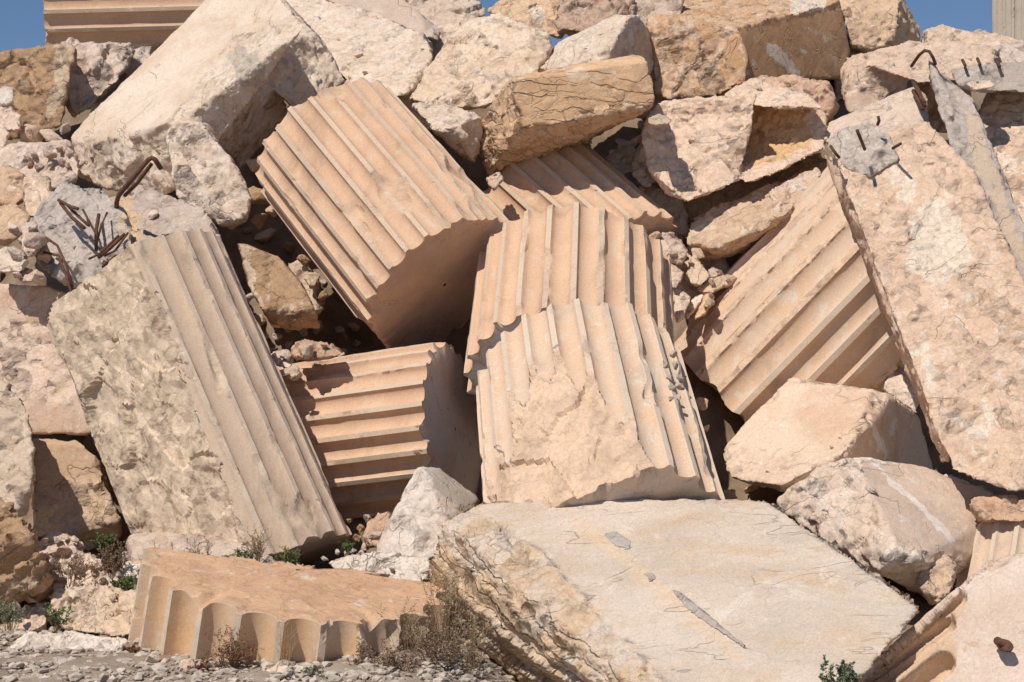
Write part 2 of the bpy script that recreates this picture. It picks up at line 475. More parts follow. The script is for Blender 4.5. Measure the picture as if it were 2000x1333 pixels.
def remesh(me, vox):
    o = bpy.data.objects.new('t', me); COL.objects.link(o)
    md = o.modifiers.new('r', 'REMESH'); md.mode = 'VOXEL'; md.voxel_size = vox; md.adaptivity = 0
    dg = bpy.context.evaluated_depsgraph_get()
    ev = o.evaluated_get(dg)
    m2 = bpy.data.meshes.new_from_object(ev)
    bpy.data.objects.remove(o); bpy.data.meshes.remove(me)
    nv = len(m2.vertices); V = np.empty(nv*3); m2.vertices.foreach_get('co', V); V = V.reshape(-1, 3)
    E = np.empty(len(m2.edges)*2, np.int32); m2.edges.foreach_get('vertices', E); E = E.reshape(-1, 2)
    nl = len(m2.loops); Lv = np.empty(nl, np.int32); m2.loops.foreach_get('vertex_index', Lv)
    if nl == 4*len(m2.polygons):
        F = Lv.reshape(-1, 4)
    else:
        raise RuntimeError('non quads')
    bpy.data.meshes.remove(m2)
    return V, E, F

def vnormals(V, F):
    a = V[F[:, 2]]-V[F[:, 0]]; b = V[F[:, 3]]-V[F[:, 1]]
    n = np.cross(a, b)
    N = np.stack([np.bincount(F.ravel(), np.repeat(n[:, k], 4), len(V)) for k in range(3)], 1)
    return N/(np.linalg.norm(N, axis=1)[:, None]+1e-12)

TOTAL = [0]
def block(name, label, hulls, mat, rough=.03, smooth=(), zone=(), vox=.02, thick=.5, wear=1.0, cat='stone block',
          parent=None, strata=0.0, sdir=(0, 0, 1), sfreq=16, carve=(), smooth_amt=.12, group=None, shrink=.86, chops=4):
    SEED[0] += 7
    s = SEED[0]
    bm = bmesh.new()
    for H in hulls:
        t = thick
        if isinstance(H, tuple): H, t = H
        P = [pt(*p[:3]) for p in H if len(p) < 4]
        xs = [p[0] for p in H if len(p) < 4]; ys = [p[1] for p in H if len(p) < 4]
        cx, cy = sum(xs)/len(xs), sum(ys)/len(ys)
        P += [pt(cx+(x-cx)*shrink, cy+(y-cy)*shrink, d+t) for (x, y, d) in [p for p in H if len(p) < 4]]
        P += [pt(*p[:3]) for p in H if len(p) == 4]
        hull_shell(bm, P, chops)
    me = bpy.data.meshes.new('t'); bm.to_mesh(me); bm.free()
    V, E, F = remesh(me, vox)
    TOTAL[0] += len(V)
    e0, e1 = E[:, 0], E[:, 1]
    deg = np.bincount(e0, minlength=len(V))+np.bincount(e1, minlength=len(V)); deg = np.maximum(deg, 1)
    N = vnormals(V, F)
    x, y = project(V)
    front = ((V-C0)*N).sum(1) < 0
    c = V.mean(0)
    Q = V+np.array([s*1.37, -s*.71, s*2.11])
    wob = fbm(Q*3.5, s, 3)*13
    wob2 = fbm(Q*3.5+50, s+1, 3)*13
    R = np.ones(len(V))
    for pg in smooth:
        R[front & in_poly(x+wob, y+wob2, pg)] = 0
    Z = np.zeros(len(V))
    for pg in zone:
        Z[front & in_poly(x+wob*.5, y+wob2*.5, pg)] = 1
    R = lap(R, e0, e1, deg, 3)
    Z = lap(Z, e0, e1, deg, int(5*.02/vox))
    k = .02/vox
    V = lap(V, e0, e1, deg, max(1, int(1.2*k)), .6)
    S = lap(V, e0, e1, deg, max(3, int(9*k*wear)), .6)
    w = smoothstep(fbm(Q*4.5, s+3, 4), .06, .22)*R.clip(.35, 1)
    V = V+(S-V)*(.02+.6*w[:, None])
    N = lap(N, e0, e1, deg, 3); N /= np.linalg.norm(N, axis=1)[:, None]+1e-9
    amp = rough*.72*(smooth_amt+(1-smooth_amt)*R)
    size = np.ptp(V, axis=0).max()
    f1 = 1/max(.09, min(.30, size*.33))
    wq = Q+np.stack([fbm(Q*4, s+5, 2), fbm(Q*4+9, s+6, 2), fbm(Q*4+19, s+7, 2)], 1)*.035
    dsp = .56*facet(wq*f1, s)+.40*facet(wq*f1*2.6+3, s+2)+.16*fbm(Q*9, s+8, 4, .5)
    if vox <= .021: dsp += .20*facet(wq*f1*6+3, s+4)
    if strata:
        sd_ = np.array(sdir, float); sd_ /= np.linalg.norm(sd_)
        q = (Q @ sd_)*sfreq+fbm(Q*2.2, s+11, 4)*(sfreq*.14)
        fr = q-np.floor(q)
        a = _h(np.floor(q), np.floor(q)*0, np.floor(q)*0, s)
        dsp = dsp*.75+strata*((a-.5)*1.2+(fr**3)*1.0)
    LY = np.zeros(len(V)) if not strata else q
    V = V+N*(amp*(dsp-.15))[:, None]
    for (x1, y1, x2, y2, w1, w2, dep) in carve:
        # round-ended groove cut into the front face
        dx, dy = x2-x1, y2-y1; L2 = dx*dx+dy*dy
        t = np.clip(((x-x1)*dx+(y-y1)*dy)/L2, 0, 1)
        dd = np.hypot(x-(x1+dx*t), y-(y1+dy*t)); ww = w1+(w2-w1)*t
        h = np.sqrt(np.clip(1-(dd/ww)**2, 0, 1))*dep*ww*K*21
        V = V-N*(h*front)[:, None]
    o = mesh_obj(name, V, F, mat, parent, attrs={'rough': R, 'zone': Z, **({'layer': LY} if strata else {})})
    if parent is None: tag(o, label, cat, group)
    elif label: tag(o, label)
    return o

def drum(name, label, A, Bp, r0, r1, ph=0.0, n=24, fil=.2, dep=.075, cuts=(), tilt0=None, tilt1=None, chips=1.0,
         mat=None, cat='column drum', spf=14, rimchip=1.0, capsink=0.0, caprough=.010, group=None, holes=()):
    """fluted shaft piece from end A to end Bp (photo x, y, distance); angle 0 faces the viewer, + to the right.
    cuts: (angle, distance/R, slope along the axis, roughness) broken planes"""
    SEED[0] += 7; s = SEED[0]
    a = pt(*A); b = pt(*Bp)
    Ln = np.linalg.norm(b-a); z = (b-a)/Ln
    vd = C0-(a+b)/2; xl = vd-(vd@z)*z; xl /= np.linalg.norm(xl)
    yl = np.cross(z, xl)
    if yl @ RT < 0: yl = -yl
    # angular samples
    ts = np.concatenate([[-.5], np.linspace(-.5+fil/2, .5-fil/2, spf)])
    prof = np.zeros(len(ts)); u = ts[1:]/(.5-fil/2)
    prof[1:] = np.sqrt(np.clip(1-u**2, 0, 1))
    filw = np.ones(len(ts)); filw[2:-1] = 0; filw[1] = .8; filw[-1] = .8
    th = np.concatenate([(k+ts) for k in range(n)])*2*math.pi/n+math.radians(ph)
    PR = np.tile(prof, n); FW_ = np.tile(filw, n)
    nA = len(th); nz = max(8, int(Ln/.02))
    tz = np.linspace(0, 1, nz+1)
    def zlim(T, r, tl, end):
        # shortening of the end, in metres, at angle T and radius r
        v = np.zeros_like(T)
        if tl:
            for (ang, sl, of) in tl:
                v = np.maximum(v, sl*(r*np.cos(T-math.radians(ang)))-of)
        return v
    TH, TZ = np.meshgrid(th, tz)
    R = r0+(r1-r0)*TZ
    side = R*(1-dep*np.tile(PR, (nz+1, 1)))
    def place(T, r, zz):
        return a+z*zz[..., None]+xl*(r*np.cos(T))[..., None]+yl*(r*np.sin(T))[..., None]
    zz = TZ*Ln
    off0 = zlim(TH, R, tilt0, 0); off1 = zlim(TH, R, tilt1, 1)
    q = np.stack([np.cos(TH)*R, np.sin(TH)*R, zz], -1).reshape(-1, 3)+s*1.7
    rc0 = (np.maximum(0, fbm(q*np.array([7, 7, 0])+3, s, 3)-.08)*.10*rimchip).reshape(TH.shape)
    rc1 = (np.maximum(0, fbm(q*np.array([7, 7, 0])+9, s+1, 3)-.08)*.10*rimchip).reshape(TH.shape)
    off0 = off0+rc0; off1 = off1+rc1
    zz = off0+(Ln-off0-off1)*TZ
    q = np.stack([np.cos(TH)*R, np.sin(TH)*R, zz], -1).reshape(-1, 3)+s*1.7
    # chips on the arrises
    ch = fbm(q*np.array([9, 9, 5.0]), s+2, 3).reshape(TH.shape)
    ch2 = fbm(q*np.array([4, 4, 2.0]), s+3, 3).reshape(TH.shape)
    c = np.maximum(0, ch-.24)*.07*chips*R+np.maximum(0, ch2-.26)*.34*chips*R
    endd = np.minimum(zz-off0, Ln-off1-zz)
    c = c+np.maximum(0, ch+.05)*.03*smoothstep(endd, .07, 0)*R*rimchip
    lim = R-c-.004*np.abs(ch)
    rough = ((lim < side-.002)*.35)
    r = np.minimum(side, lim)
    fac = None
    for cu in cuts:
        ang, h, sl, ra = cu[:4]
        z0 = cu[4] if len(cu) > 4 else -9; z1 = cu[5] if len(cu) > 5 else 9
        cs = np.cos(TH-math.radians(ang))
        if fac is None:
            fac = (1.0*facet(q*2.6, s+4)+.36*facet(q*7.0, s+5)+.25*fbm(q*8, s+6, 4)+.05*facet(q*18.0, s+8)).reshape(TH.shape)
        H = (h+sl*(TZ-.5))*R+fac*ra
        if z0 > -9 or z1 < 9:
            H = H+5*R*np.maximum(0, np.maximum(z0-TZ, TZ-z1))
        rl = np.where(cs > .02, H/np.maximum(cs, .02), 9)
        rl = np.maximum(rl, .02)
        m = rl < r
        rough = np.maximum(rough, m*1.0)
        r = np.where(m, rl, r)
    r = r+fbm(q*5, s+7, 3).reshape(TH.shape)*.004
    V = [place(TH, r, zz).reshape(-1, 3)]
    fl = np.tile(FW_, (nz+1, 1)).ravel(); ro = rough.ravel(); cp = np.zeros(len(ro))
    i = np.arange(nz)[:, None]*nA; j = np.arange(nA)[None, :]; j2 = (j+1) % nA
    Fq = [np.stack([i+j, i+j2, i+nA+j2, i+nA+j], -1).reshape(-1, 4)]
    base = (nz+1)*nA
    FL = [fl]; RO = [ro]; CP = [cp]
    nr = 22
    for end in (0, 1):
        rr = r[0 if end == 0 else -1]; Rr = r0 if end == 0 else r1
        tl = tilt0 if end == 0 else tilt1; rc = (rc0 if end == 0 else rc1)[0]
        ss = np.linspace(1, .02, nr)[1:]
        S_, T_ = np.meshgrid(ss, th, indexing='ij')
        rad = S_*rr[None, :]
        of = zlim(T_, rad, tl, end)
        qq = np.stack([np.cos(T_)*rad, np.sin(T_)*rad, 0*rad+end*3], -1).reshape(-1, 3)+s
        sm = (fbm(qq*4, s+9, 4)*caprough*(1 if not tl else 2)).reshape(T_.shape)*smoothstep(1-S_, 0, .2)
        of = of+rc[None, :]*S_**8+np.abs(sm)+capsink
        z_ = of if end == 0 else Ln-of
        V.append(place(T_, rad, z_).reshape(-1, 3))
        FL.append(np.zeros(S_.size)); 
        RO.append(((of-capsink) > .03).astype(float).ravel() if tl else np.full(S_.size, 0.0 if caprough < .011 else .6)); CP.append(np.ones(S_.size))
        first = (0 if end == 0 else nz*nA)
        rows = [first]+[base+k*nA for k in range(nr-1)]
        for p_, q_ in zip(rows[:-1], rows[1:]):
            jj = np.arange(nA); jn = (jj+1) % nA
            f = np.stack([p_+jj, q_+jj, q_+jn, p_+jn], -1)
            if end == 1: f = f[:, ::-1]
            Fq.append(f)
        base += (nr-1)*nA
    V = np.concatenate(V); Fq = np.concatenate(Fq)
    TOTAL[0] += len(V)
    o = mesh_obj(name, V, Fq, mat or M['flute'], attrs={'fillet': np.concatenate(FL), 'rough': np.concatenate(RO), 'cap': np.concatenate(CP)}, smooth=True)
    # consistent outward normals
    bm = bmesh.new(); bm.from_mesh(o.data); bmesh.ops.recalc_face_normals(bm, faces=bm.faces[:]); bm.to_mesh(o.data); bm.free()
    try:
        o.data.set_sharp_from_angle(angle=math.radians(28))
    except Exception:
        pass
    tag(o, label, cat, group)
    return o

def tube(name, pts_, r, mat, parent=None, world=False, sides=8, label=None):
    P = [np.array(p) if world else pt(*p) for p in pts_]
    # resample smooth
    V = []; F = []
    n = len(P)
    up = np.array([.3, .8, .5])
    for i, p in enumerate(P):
        t = P[min(i+1, n-1)]-P[max(i-1, 0)]; t /= np.linalg.norm(t)
        u = np.cross(t, up); u /= np.linalg.norm(u); w = np.cross(t, u)
        rr = r if not isinstance(r, (list, tuple)) else r[i]
        for k in range(sides):
            a_ = 2*math.pi*k/sides
            V.append(p+(u*math.cos(a_)+w*math.sin(a_))*rr)
    for i in range(n-1):
        for k in range(sides):
            k2 = (k+1) % sides
            F.append([i*sides+k, i*sides+k2, (i+1)*sides+k2, (i+1)*sides+k])
    F.append(list(range(sides))[::-1]); F.append([(n-1)*sides+k for k in range(sides)])
    o = mesh_obj(name, V, F, mat, parent)
    if label: o['label'] = label
    return o
# ------------------------------------------------------------ the setting: ground sheet and the slope the heap lies on
def depth_at(y):
    return float(np.interp(y, [-100, 0, 300, 600, 1000, 1333, 1500], [19.2, 18.4, 16.6, 15.2, 13.3, 12.3, 12.0]))

def sheet(name, V, nx, ny, mat, kind):
    F = [[j*nx+i, j*nx+i+1, (j+1)*nx+i+1, (j+1)*nx+i] for j in range(ny-1) for i in range(nx-1)]
    o = mesh_obj(name, V, F, mat)
    o['kind'] = kind
    return o

g = 90
gx = np.sinh(np.linspace(-6, 6, g))*12; gy = np.sinh(np.linspace(-6, 6, g))*12
GX, GY = np.meshgrid(gx, gy)
P = np.stack([GX.ravel(), GY.ravel(), 0*GX.ravel()], 1)
P[:, 2] = -.12+fbm(P*.6, 5, 3)*.02
sheet('ground', P, g, g, M['ground'], 'structure')

# slope under the heap, laid out in real x and y: rises from the foot to a crest and falls away behind
nx_, ny_ = 240, 170
X = np.linspace(-9, 9, nx_); Y = np.linspace(9.6, 30, ny_)
GX, GY = np.meshgrid(X, Y)
def hill_z(x, y):
    base = np.interp(y, [9.6, 10.2, 10.6, 11.1, 12.2, 13.3, 14.2, 15.6, 17.0, 18.2, 19.4, 22, 30],
                     [-.25, .05, .27, .33, .42, .55, 1.10, 2.35, 3.75, 4.7, 5.0, 4.2, -.3])
    base = base+np.interp(x, [-.35, .25], [0, -.32])*np.interp(y, [11.6, 12.8], [1, 0])
    for mx, my, mr, mh in ((1.30, 15.05, .36, .55), (-1.72, 15.15, .45, .55), (-1.3, 14.5, .35, .3)):
        base = base+mh*np.exp(-((x-mx)**2+(y-my)**2)/(mr*mr))
    return base*np.interp(x, [-9, -5, -4.2, -3.2, 3.2, 4.6, 9], [.3, .93, .95, 1.05, 1.05, .97, .3])
P = np.stack([GX.ravel(), GY.ravel(), hill_z(GX, GY).ravel()], 1)
P[:, 2] += (facet(P*2.2, 3)*.16+facet(P*6, 4)*.05+fbm(P*5, 6, 4)*.04)*np.interp(P[:, 1], [12, 13.5, 16, 18], [.18, 1, 1, .3])
def hill_hit(x, y):
    lo = None
    for d in np.arange(10.0, 21.0, .04):
        p = pt(x, y, d)
        if p[2] < float(hill_z(np.array(p[0]), np.array(p[1]))): return d
    return 16.0
sheet('rubble_slope', P, nx_, ny_, M['slope'], 'structure')

# ------------------------------------------------------------ fluted column drums
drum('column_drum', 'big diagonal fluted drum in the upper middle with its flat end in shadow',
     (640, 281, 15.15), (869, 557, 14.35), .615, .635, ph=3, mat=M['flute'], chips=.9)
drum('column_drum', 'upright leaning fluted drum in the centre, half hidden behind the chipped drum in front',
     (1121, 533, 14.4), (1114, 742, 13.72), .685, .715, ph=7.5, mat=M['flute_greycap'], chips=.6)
drum('column_drum', 'chipped fluted drum with a pink broken patch, standing right behind the grey slab',
     (1131, 735, 13.3), (1192, 1068, 12.2), 675e-3, .735, ph=-1.5, mat=M['flute_worn'], chips=1.2, rimchip=1.5,
     cuts=[(-16, .91, -.52, .035), (-50, 1.02, -.36, .03)], dep=.075)
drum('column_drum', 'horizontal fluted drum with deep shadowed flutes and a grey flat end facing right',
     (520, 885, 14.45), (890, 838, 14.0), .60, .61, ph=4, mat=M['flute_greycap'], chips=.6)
drum('column_drum', 'tall leaning half drum on the left with a rough grey split face beside its flutes',
     (256, 536, 13.35), (506, 1126, 12.95), .625, .64, ph=3, mat=M['flute_pale'], chips=.6,
     cuts=[(-43, .64, .04, .028)], fil=.2, dep=.048)
drum('column_drum', 'worn fluted drum lying diagonally under the left edge of the big plastered slab',
     (1794, 452, 14.85), (1454, 800, 15.12), .80, .80, ph=6, mat=M['flute_worn'], chips=.8,
     cuts=[(62, .94, .0, .05, .3, .75), (-38, .975, 0, .006), (-58, .965, 0, .006), (-20, .985, 0, .006)], dep=.06)
drum('column_drum', 'fluted drum behind the central ones, partly shaded by the cracked ochre block above it',
     (1042, 395, 15.75), (1212, 550, 15.15), .60, .61, ph=2, mat=M['flute'], chips=.7)
drum('column_drum', 'fluted drum lying level on the skyline at top left against the sky',
     (97, 22, 19.2), (480, 12, 19.4), .66, .66, ph=8, mat=M['flute'], chips=1.2, dep=.05)
drum('column_drum', 'orange topped drum fragment with wide vertical flutes in the bottom left foreground',
     (552, 1345, 12.0), (583, 1112, 11.85), .93, .90, ph=4, mat=M['flute_orange'], chips=1.6, n=24, fil=.16, dep=.098,
     cuts=[(180, .10, 0, .06)], rimchip=1.6, caprough=.02)
drum('column_drum', 'cream fluted drum fragment at the right edge above the bottom right corner stone',
     (2000, 1330, 12.5), (2035, 1090, 12.9), .55, .54, ph=4, mat=M['flute_pale'], chips=1.0, dep=.06)
drum('column_drum', 'small fluted fragment showing its scalloped rim between the chipped drum and the grey slab',
     (1318, 1120, 12.3), (1305, 1040, 12.45), .31, .30, ph=0, n=16, mat=M['flute_worn'], chips=.4)
drum('standing_column', 'distant grey fluted column standing against the sky at the top right corner',
     (2003, 160, 23.5), (2003, -300, 23.6), .37, .37, ph=5, n=20, mat=M['flute_far'], chips=.6, cat='column')

# ------------------------------------------------------------ big blocks, top left
block('stone_block', 'huge pale block with smooth sloping top and dark square notch, upper left',
      [(face((-.45, -.62, .64), (320, 262, 15.15), [(132, 268), (300, 88), (400, -20), (548, -8), (600, 50), (460, 92), (365, 210), (320, 262)])
        +[(345, 383, 15.35), (207, 374, 15.75), (152, 345, 15.9)], .35),
       (face((.12, -.9, .25), (400, 248, 15.15), [(320, 262), (362, 214), (400, 248), (466, 328), (495, 386), (485, 438), (452, 457), (345, 383)]), .8),
       (face((.45, -.8, .1), (517, 160, 16.1), [(459, 92), (517, 160), (580, 222), (631, 178), (676, 160), (655, 117), (620, 70)])
        +[(600, 50, 16.9), (548, -8, 17.0), (470, 0, 16.7)], .8),
       (face((.55, -.75, .3), (414, 264, 15.5), [(362, 212), (459, 92), (517, 162), (414, 264)])+[(573, 224, 16.9, 1), (473, 335, 16.5, 1)], .9)],
      M['pale'], rough=.045, smooth=[[(110, 275), (270, 60), (400, -40), (560, -40), (570, 20), (450, 85), (360, 200), (300, 262), (200, 275)]],
      zone=[[(440, 110), (470, 85), (520, 130), (515, 165), (470, 170)]], wear=1.2)
block('boulder', 'long pale rough boulder behind the big diagonal drum at the top',
      [face((-.2, -.6, .78), (757, 172, 16.6), [(540, -10), (650, 0), (740, 28), (862, 84), (835, 150), (800, 192), (700, 190), (610, 80)])],
      M['pale'], rough=.05, thick=.8, wear=1.5, cat='boulder')
block('stone_block', 'flat grey tan sawn block on the skyline right of the huge notched block',
      [face((.0, -.75, .6), (830, 40, 18.0), [(610, -25), (775, -12), (830, 40), (870, 64), (862, 85), (750, 45), (650, 10)])],
      M['tan'], rough=.02, thick=.6, smooth=[[(600, -30), (780, -20), (840, 50), (830, 70), (650, 10)]])
block('boulder', 'pale ochre boulder on the skyline left of the little notch of sky',
      [face((-.1, -.8, .5), (850, 40, 18.4), [(770, -15), (900, -12), (940, 4), (956, 22), (930, 40), (880, 80), (840, 60)])],
      M['cream'], rough=.06, thick=.6, cat='boulder')
block('boulder', 'big rounded grey white boulder in the upper middle left of the cracked ochre block',
      [face((-.2, -.85, .48), (946, 207, 15.8), [(915, 38), (977, 26), (1050, 52), (1095, 76), (1085, 120), (1010, 160), (946, 215), (898, 215), (795, 197), (835, 145), (868, 80)])],
      M['pale'], rough=.05, thick=.9, wear=1.6, cat='boulder')
block('boulder', 'ochre boulder on the skyline just right of the little notch of sky',
      [face((-.1, -.85, .4), (1050, 52, 17.6), [(948, 22), (975, 0), (1030, -12), (1105, -5), (1125, 40), (1098, 80), (1050, 60), (977, 35)])],
      M['cream'], rough=.05, thick=.6, cat='boulder', zone=[[(1035, 15), (1060, 10), (1060, 50), (1040, 45)]])
block('boulder', 'crumbly pink boulder at the top centre above the pale shadow-edged block',
      [face((-.1, -.8, .5), (1150, 30, 17.5), [(1090, 0), (1150, -15), (1240, -15), (1250, 30), (1180, 60), (1110, 75), (1085, 50)])],
      M['red'], rough=.09, thick=.5, cat='boulder')
block('stone_block', 'pale block with a dark triangular shaded side just above the cracked ochre block',
      [face((-.35, -.6, .7), (1095, 110, 16.0), [(1092, 80), (1200, 28), (1252, 26), (1192, 112), (1019, 150), (1085, 112)])
       +[(1272, 72, 16.9), (1284, 140, 16.5), (1240, 170, 16.2)]],
      M['pale'], rough=.035, thick=.5)
block('stone_block', 'large top right block with a scratched brown sawn face and rough left end',
      [(face((.62, -.76, .02), (1417, 110, 16.5), [(1417, 60), (1640, -2), (1662, 100), (1645, 155), (1434, 166)]), .8),
       (face((-.1, -.95, .15), (1417, 110, 16.5), [(1258, 20), (1440, 50), (1465, 110), (1455, 160), (1400, 188), (1300, 198), (1280, 182), (1266, 85)]), .8),
       (face((-.1, -.35, .93), (1417, 62, 16.55), [(1255, 30), (1320, -5), (1640, -30), (1637, 5), (1417, 62)]), .5)],
      M['sawnbrown'], rough=.06, vox=.018, smooth_amt=.03, chops=1,
      zone=[[(1437, 68), (1442, 68), (1452, 100), (1470, 150), (1455, 152), (1450, 110)], [(1497, 78), (1530, 95), (1556, 130), (1564, 148), (1545, 145), (1525, 122), (1498, 105)], [(1560, 90), (1575, 100), (1586, 118), (1572, 112)], [(1540, -10), (1620, -10), (1605, 20), (1545, 28)]],
      smooth=[[(1425, 68), (1492, 42), (1590, 16), (1642, -10), (1670, 100), (1645, 160), (1445, 160), (1412, 108)]],
      )
block('stone_block', 'narrow upright block with a pitted face on the skyline at the top right',
      [face((-.1, -.95, .2), (1680, 60, 17.7), [(1628, -22), (1752, -15), (1762, 30), (1740, 92), (1680, 104), (1658, 98)])
       +[(1796, 62, 18.2), (1797, 84, 18.1), (1765, 0, 18.1)]],
      M['cream'], rough=.06, thick=.5)
block('boulder', 'low pale rock mound on the far skyline beside the standing column',
      [face((-.1, -.7, .7), (1880, 80, 19.5), [(1790, 62), (1835, 52), (1890, 60), (1955, 72), (2040, 92), (2040, 130), (1800, 120)])],
      M['cream'], rough=.07, thick=1.2, wear=2, cat='boulder')
block('stone_block', 'pinkish grey block with a rough front under the pale skyline mound at the right',
      [(face((-.15, -.9, .2), (1700, 150, 16.2), [(1637, 135), (1655, 112), (1740, 100), (1775, 130), (1772, 178), (1700, 218), (1662, 228), (1645, 205)]), .7),
       (face((-.2, -.5, .85), (1740, 105, 16.3), [(1645, 112), (1765, 83), (1870, 80), (1960, 95), (1960, 150), (1800, 165)]), .6)],
      M['pink'], rough=.06, smooth=[[(1738, 110), (1768, 115), (1772, 172), (1735, 180)], [(1645, 190), (1700, 180), (1700, 230), (1650, 230)]])
block('boulder', 'pink and white rock at the right edge below the distant column',
      [face((-.1, -.8, .5), (1960, 120, 16.2), [(1890, 118), (1950, 88), (2020, 80), (2040, 130), (1940, 145)])],
      M['pink'], rough=.06, thick=.5, cat='boulder')

# ------------------------------------------------------------ middle right blocks
t = block('stone_block', 'pink veined block with a squared ochre niche cut in its right half',
      [(face((-.12, -.93, .33), (1345, 300, 15.0), [(1262, 232), (1292, 196), (1400, 186), (1478, 182), (1462, 300), (1440, 360), (1345, 397), (1292, 391), (1262, 335), (1252, 262)]), .7),
       (face((-.25, -.9, .30), (1520, 300, 15.35), [(1440, 178), (1500, 185), (1575, 190), (1618, 222), (1610, 290), (1525, 330), (1440, 362)]), .5),
       (face((-.1, -.6, .8), (1520, 325, 15.0), [(1440, 335), (1470, 310), (1580, 295), (1612, 290), (1530, 332), (1450, 364)]), .3),
       (face((-.1, -.6, .8), (1520, 195, 15.3), [(1400, 188), (1470, 150), (1580, 185), (1620, 215), (1500, 212), (1430, 200)]), .3)],
      M['pink'], rough=.045, vox=.016, shrink=.72, chops=3, zone=[[(1478, 205), (1580, 215), (1590, 275), (1530, 310), (1460, 325), (1470, 240)]])
block('boulder', 'dark reddish rough boulder wedged above the niched pink block',
      [face((.1, -.95, .2), (1560, 200, 15.75), [(1440, 165), (1480, 150), (1560, 150), (1625, 162), (1645, 212), (1625, 245), (1590, 210), (1500, 195)])],
      M['red'], rough=.07, thick=.6, cat='boulder')
block('boulder', 'long creamy boulder lying under the niched pink block',
      [face((-.3, -.6, .75), (1430, 450, 14.75), [(1335, 455), (1345, 432), (1400, 402), (1500, 378), (1600, 322), (1612, 340), (1560, 400), (1510, 440), (1400, 475)])
       +[(1430, 502, 15.0), (1380, 512, 15.05), (1345, 488, 15.0), (1510, 462, 15.0)]],
      M['cream'], rough=.05, thick=.45, cat='boulder', wear=1.4)
block('stone_block', 'ochre block with a cracked crazed front face overhanging the shaded drum',
      [face((-.05, -.98, .12), (1019, 252, 14.75), [(1008, 145), (1100, 117), (1243, 98), (1262, 104), (1279, 165), (1281, 208), (1226, 212), (1019, 254), (1001, 182)])
       +[(985, 160, 15.1), (940, 235, 15.4), (936, 300, 15.3), (950, 342, 15.25), (1240, 225, 15.7), (1100, 300, 15.7)]],
      M['ochre'], rough=.05, thick=.55, vox=.015, shrink=.8, chops=2,
      smooth=[[(1010, 145), (1100, 120), (1243, 100), (1285, 110), (1285, 205), (1226, 205), (1019, 250), (1000, 185)]], smooth_amt=.3, strata=.3, sdir=(.12, 0, 1), sfreq=11)
block('boulder', 'brown and white rock squeezed between the diagonal drum and the cracked ochre block',
      [face((-.1, -.5, .85), (905, 225, 15.2), [(803, 205), (850, 197), (900, 210), (938, 228), (905, 240), (850, 262)])
       +[(945, 262, 15.2), (928, 325, 15.2), (905, 310, 15.2)]],
      M['pale'], rough=.07, thick=.5, cat='boulder')

# ------------------------------------------------------------ left edge rocks
block('boulder', 'brown pitted conglomerate boulder below the level drum at top left',
      [face((-.1, -.95, .2), (60, 180, 16.5), [(-20, 108), (60, 84), (110, 80), (150, 95), (120, 250), (40, 272), (-20, 262)])],
      M['brown'], rough=.06, thick=.9, cat='boulder', zone=[[(112, 80), (150, 90), (135, 160), (100, 240), (85, 245), (108, 160)]])
block('boulder', 'pink cracked boulder behind the left edge of the notched block',
      [face((.1, -.95, .2), (200, 130, 17.0), [(125, 82), (200, 90), (270, 88), (255, 130), (200, 190), (140, 240), (120, 200)])],
      M['pink'], rough=.08, thick=.7, cat='boulder')
block('stone_block', 'pinkish white block at the left edge with loose red chips on top',
      [(face((-.1, -.85, .5), (60, 340, 15.3), [(-20, 285), (60, 278), (135, 276), (158, 330), (150, 362), (100, 372), (50, 385), (-20, 400)]), .7)],
      M['pink'], rough=.06)
block('boulder', 'rounded buff boulder at the left edge beside the rebar concrete lump',
      [face((-.1, -.9, .4), (20, 400, 14.9), [(-20, 325), (20, 322), (48, 350), (50, 390), (20, 410), (-20, 408)])],
      M['cream'], rough=.06, thick=.5, cat='boulder')
block('boulder', 'orange buff angular rock left of the rebar concrete lump',
      [face((-.2, -.8, .5), (70, 380, 14.7), [(42, 342), (98, 340), (104, 372), (80, 425), (55, 430), (45, 390)])],
      M['cream'], rough=.05, thick=.4, cat='boulder')
block('boulder', 'pale wedge of rock at the left edge under the rounded buff boulder',
      [face((-.3, -.7, .6), (25, 440, 14.5), [(-20, 402), (30, 400), (58, 418), (55, 450), (20, 478), (-20, 480)])],
      M['cream'], rough=.04, thick=.4, cat='boulder')

def rebars(root, defs):
    for ps, r in defs:
        tube('rebar', ps, r, M['rust'], root)

t = block('concrete_lump', 'grey rubbly concrete lump bristling with rusty rebar stubs at the left',
      [face((-.35, -.75, .5), (130, 450, 14.2), [(45, 472), (72, 402), (120, 358), (205, 372), (240, 402), (262, 480), (232, 548), (140, 562), (90, 532), (60, 502)])],
      M['concrete'], rough=.07, thick=.6, vox=.018, zone=[[(230, 410), (265, 420), (260, 470), (235, 460)]], cat='concrete')
rebars(t, [([(114, 391, 14.1), (138, 404, 13.98), (152, 408, 13.9)], .011),
           ([(118, 397, 14.1), (140, 425, 13.95), (165, 446, 13.85)], .012),
           ([(128, 398, 14.15), (150, 420, 13.97), (172, 440, 13.85)], .010),
           ([(162, 410, 14.15), (170, 425, 13.95), (174, 442, 13.85)], .008),
           ([(193, 420, 14.1), (188, 450, 13.9), (188, 490, 13.95)], .013),
           ([(209, 416, 14.05), (198, 440, 13.85), (190, 470, 13.95)], .008),
           ([(243, 458, 13.9), (215, 485, 13.8), (193, 503, 13.9)], .013),
           ([(250, 455, 13.85), (225, 490, 13.75), (205, 500, 13.9)], .008),
           ([(86, 462, 14.05), (112, 480, 13.9), (128, 515, 13.75), (142, 560, 13.7)], .009),
           ([(86, 493, 14.05), (115, 500, 13.9), (130, 540, 13.75), (140, 575, 13.65)], .010)])
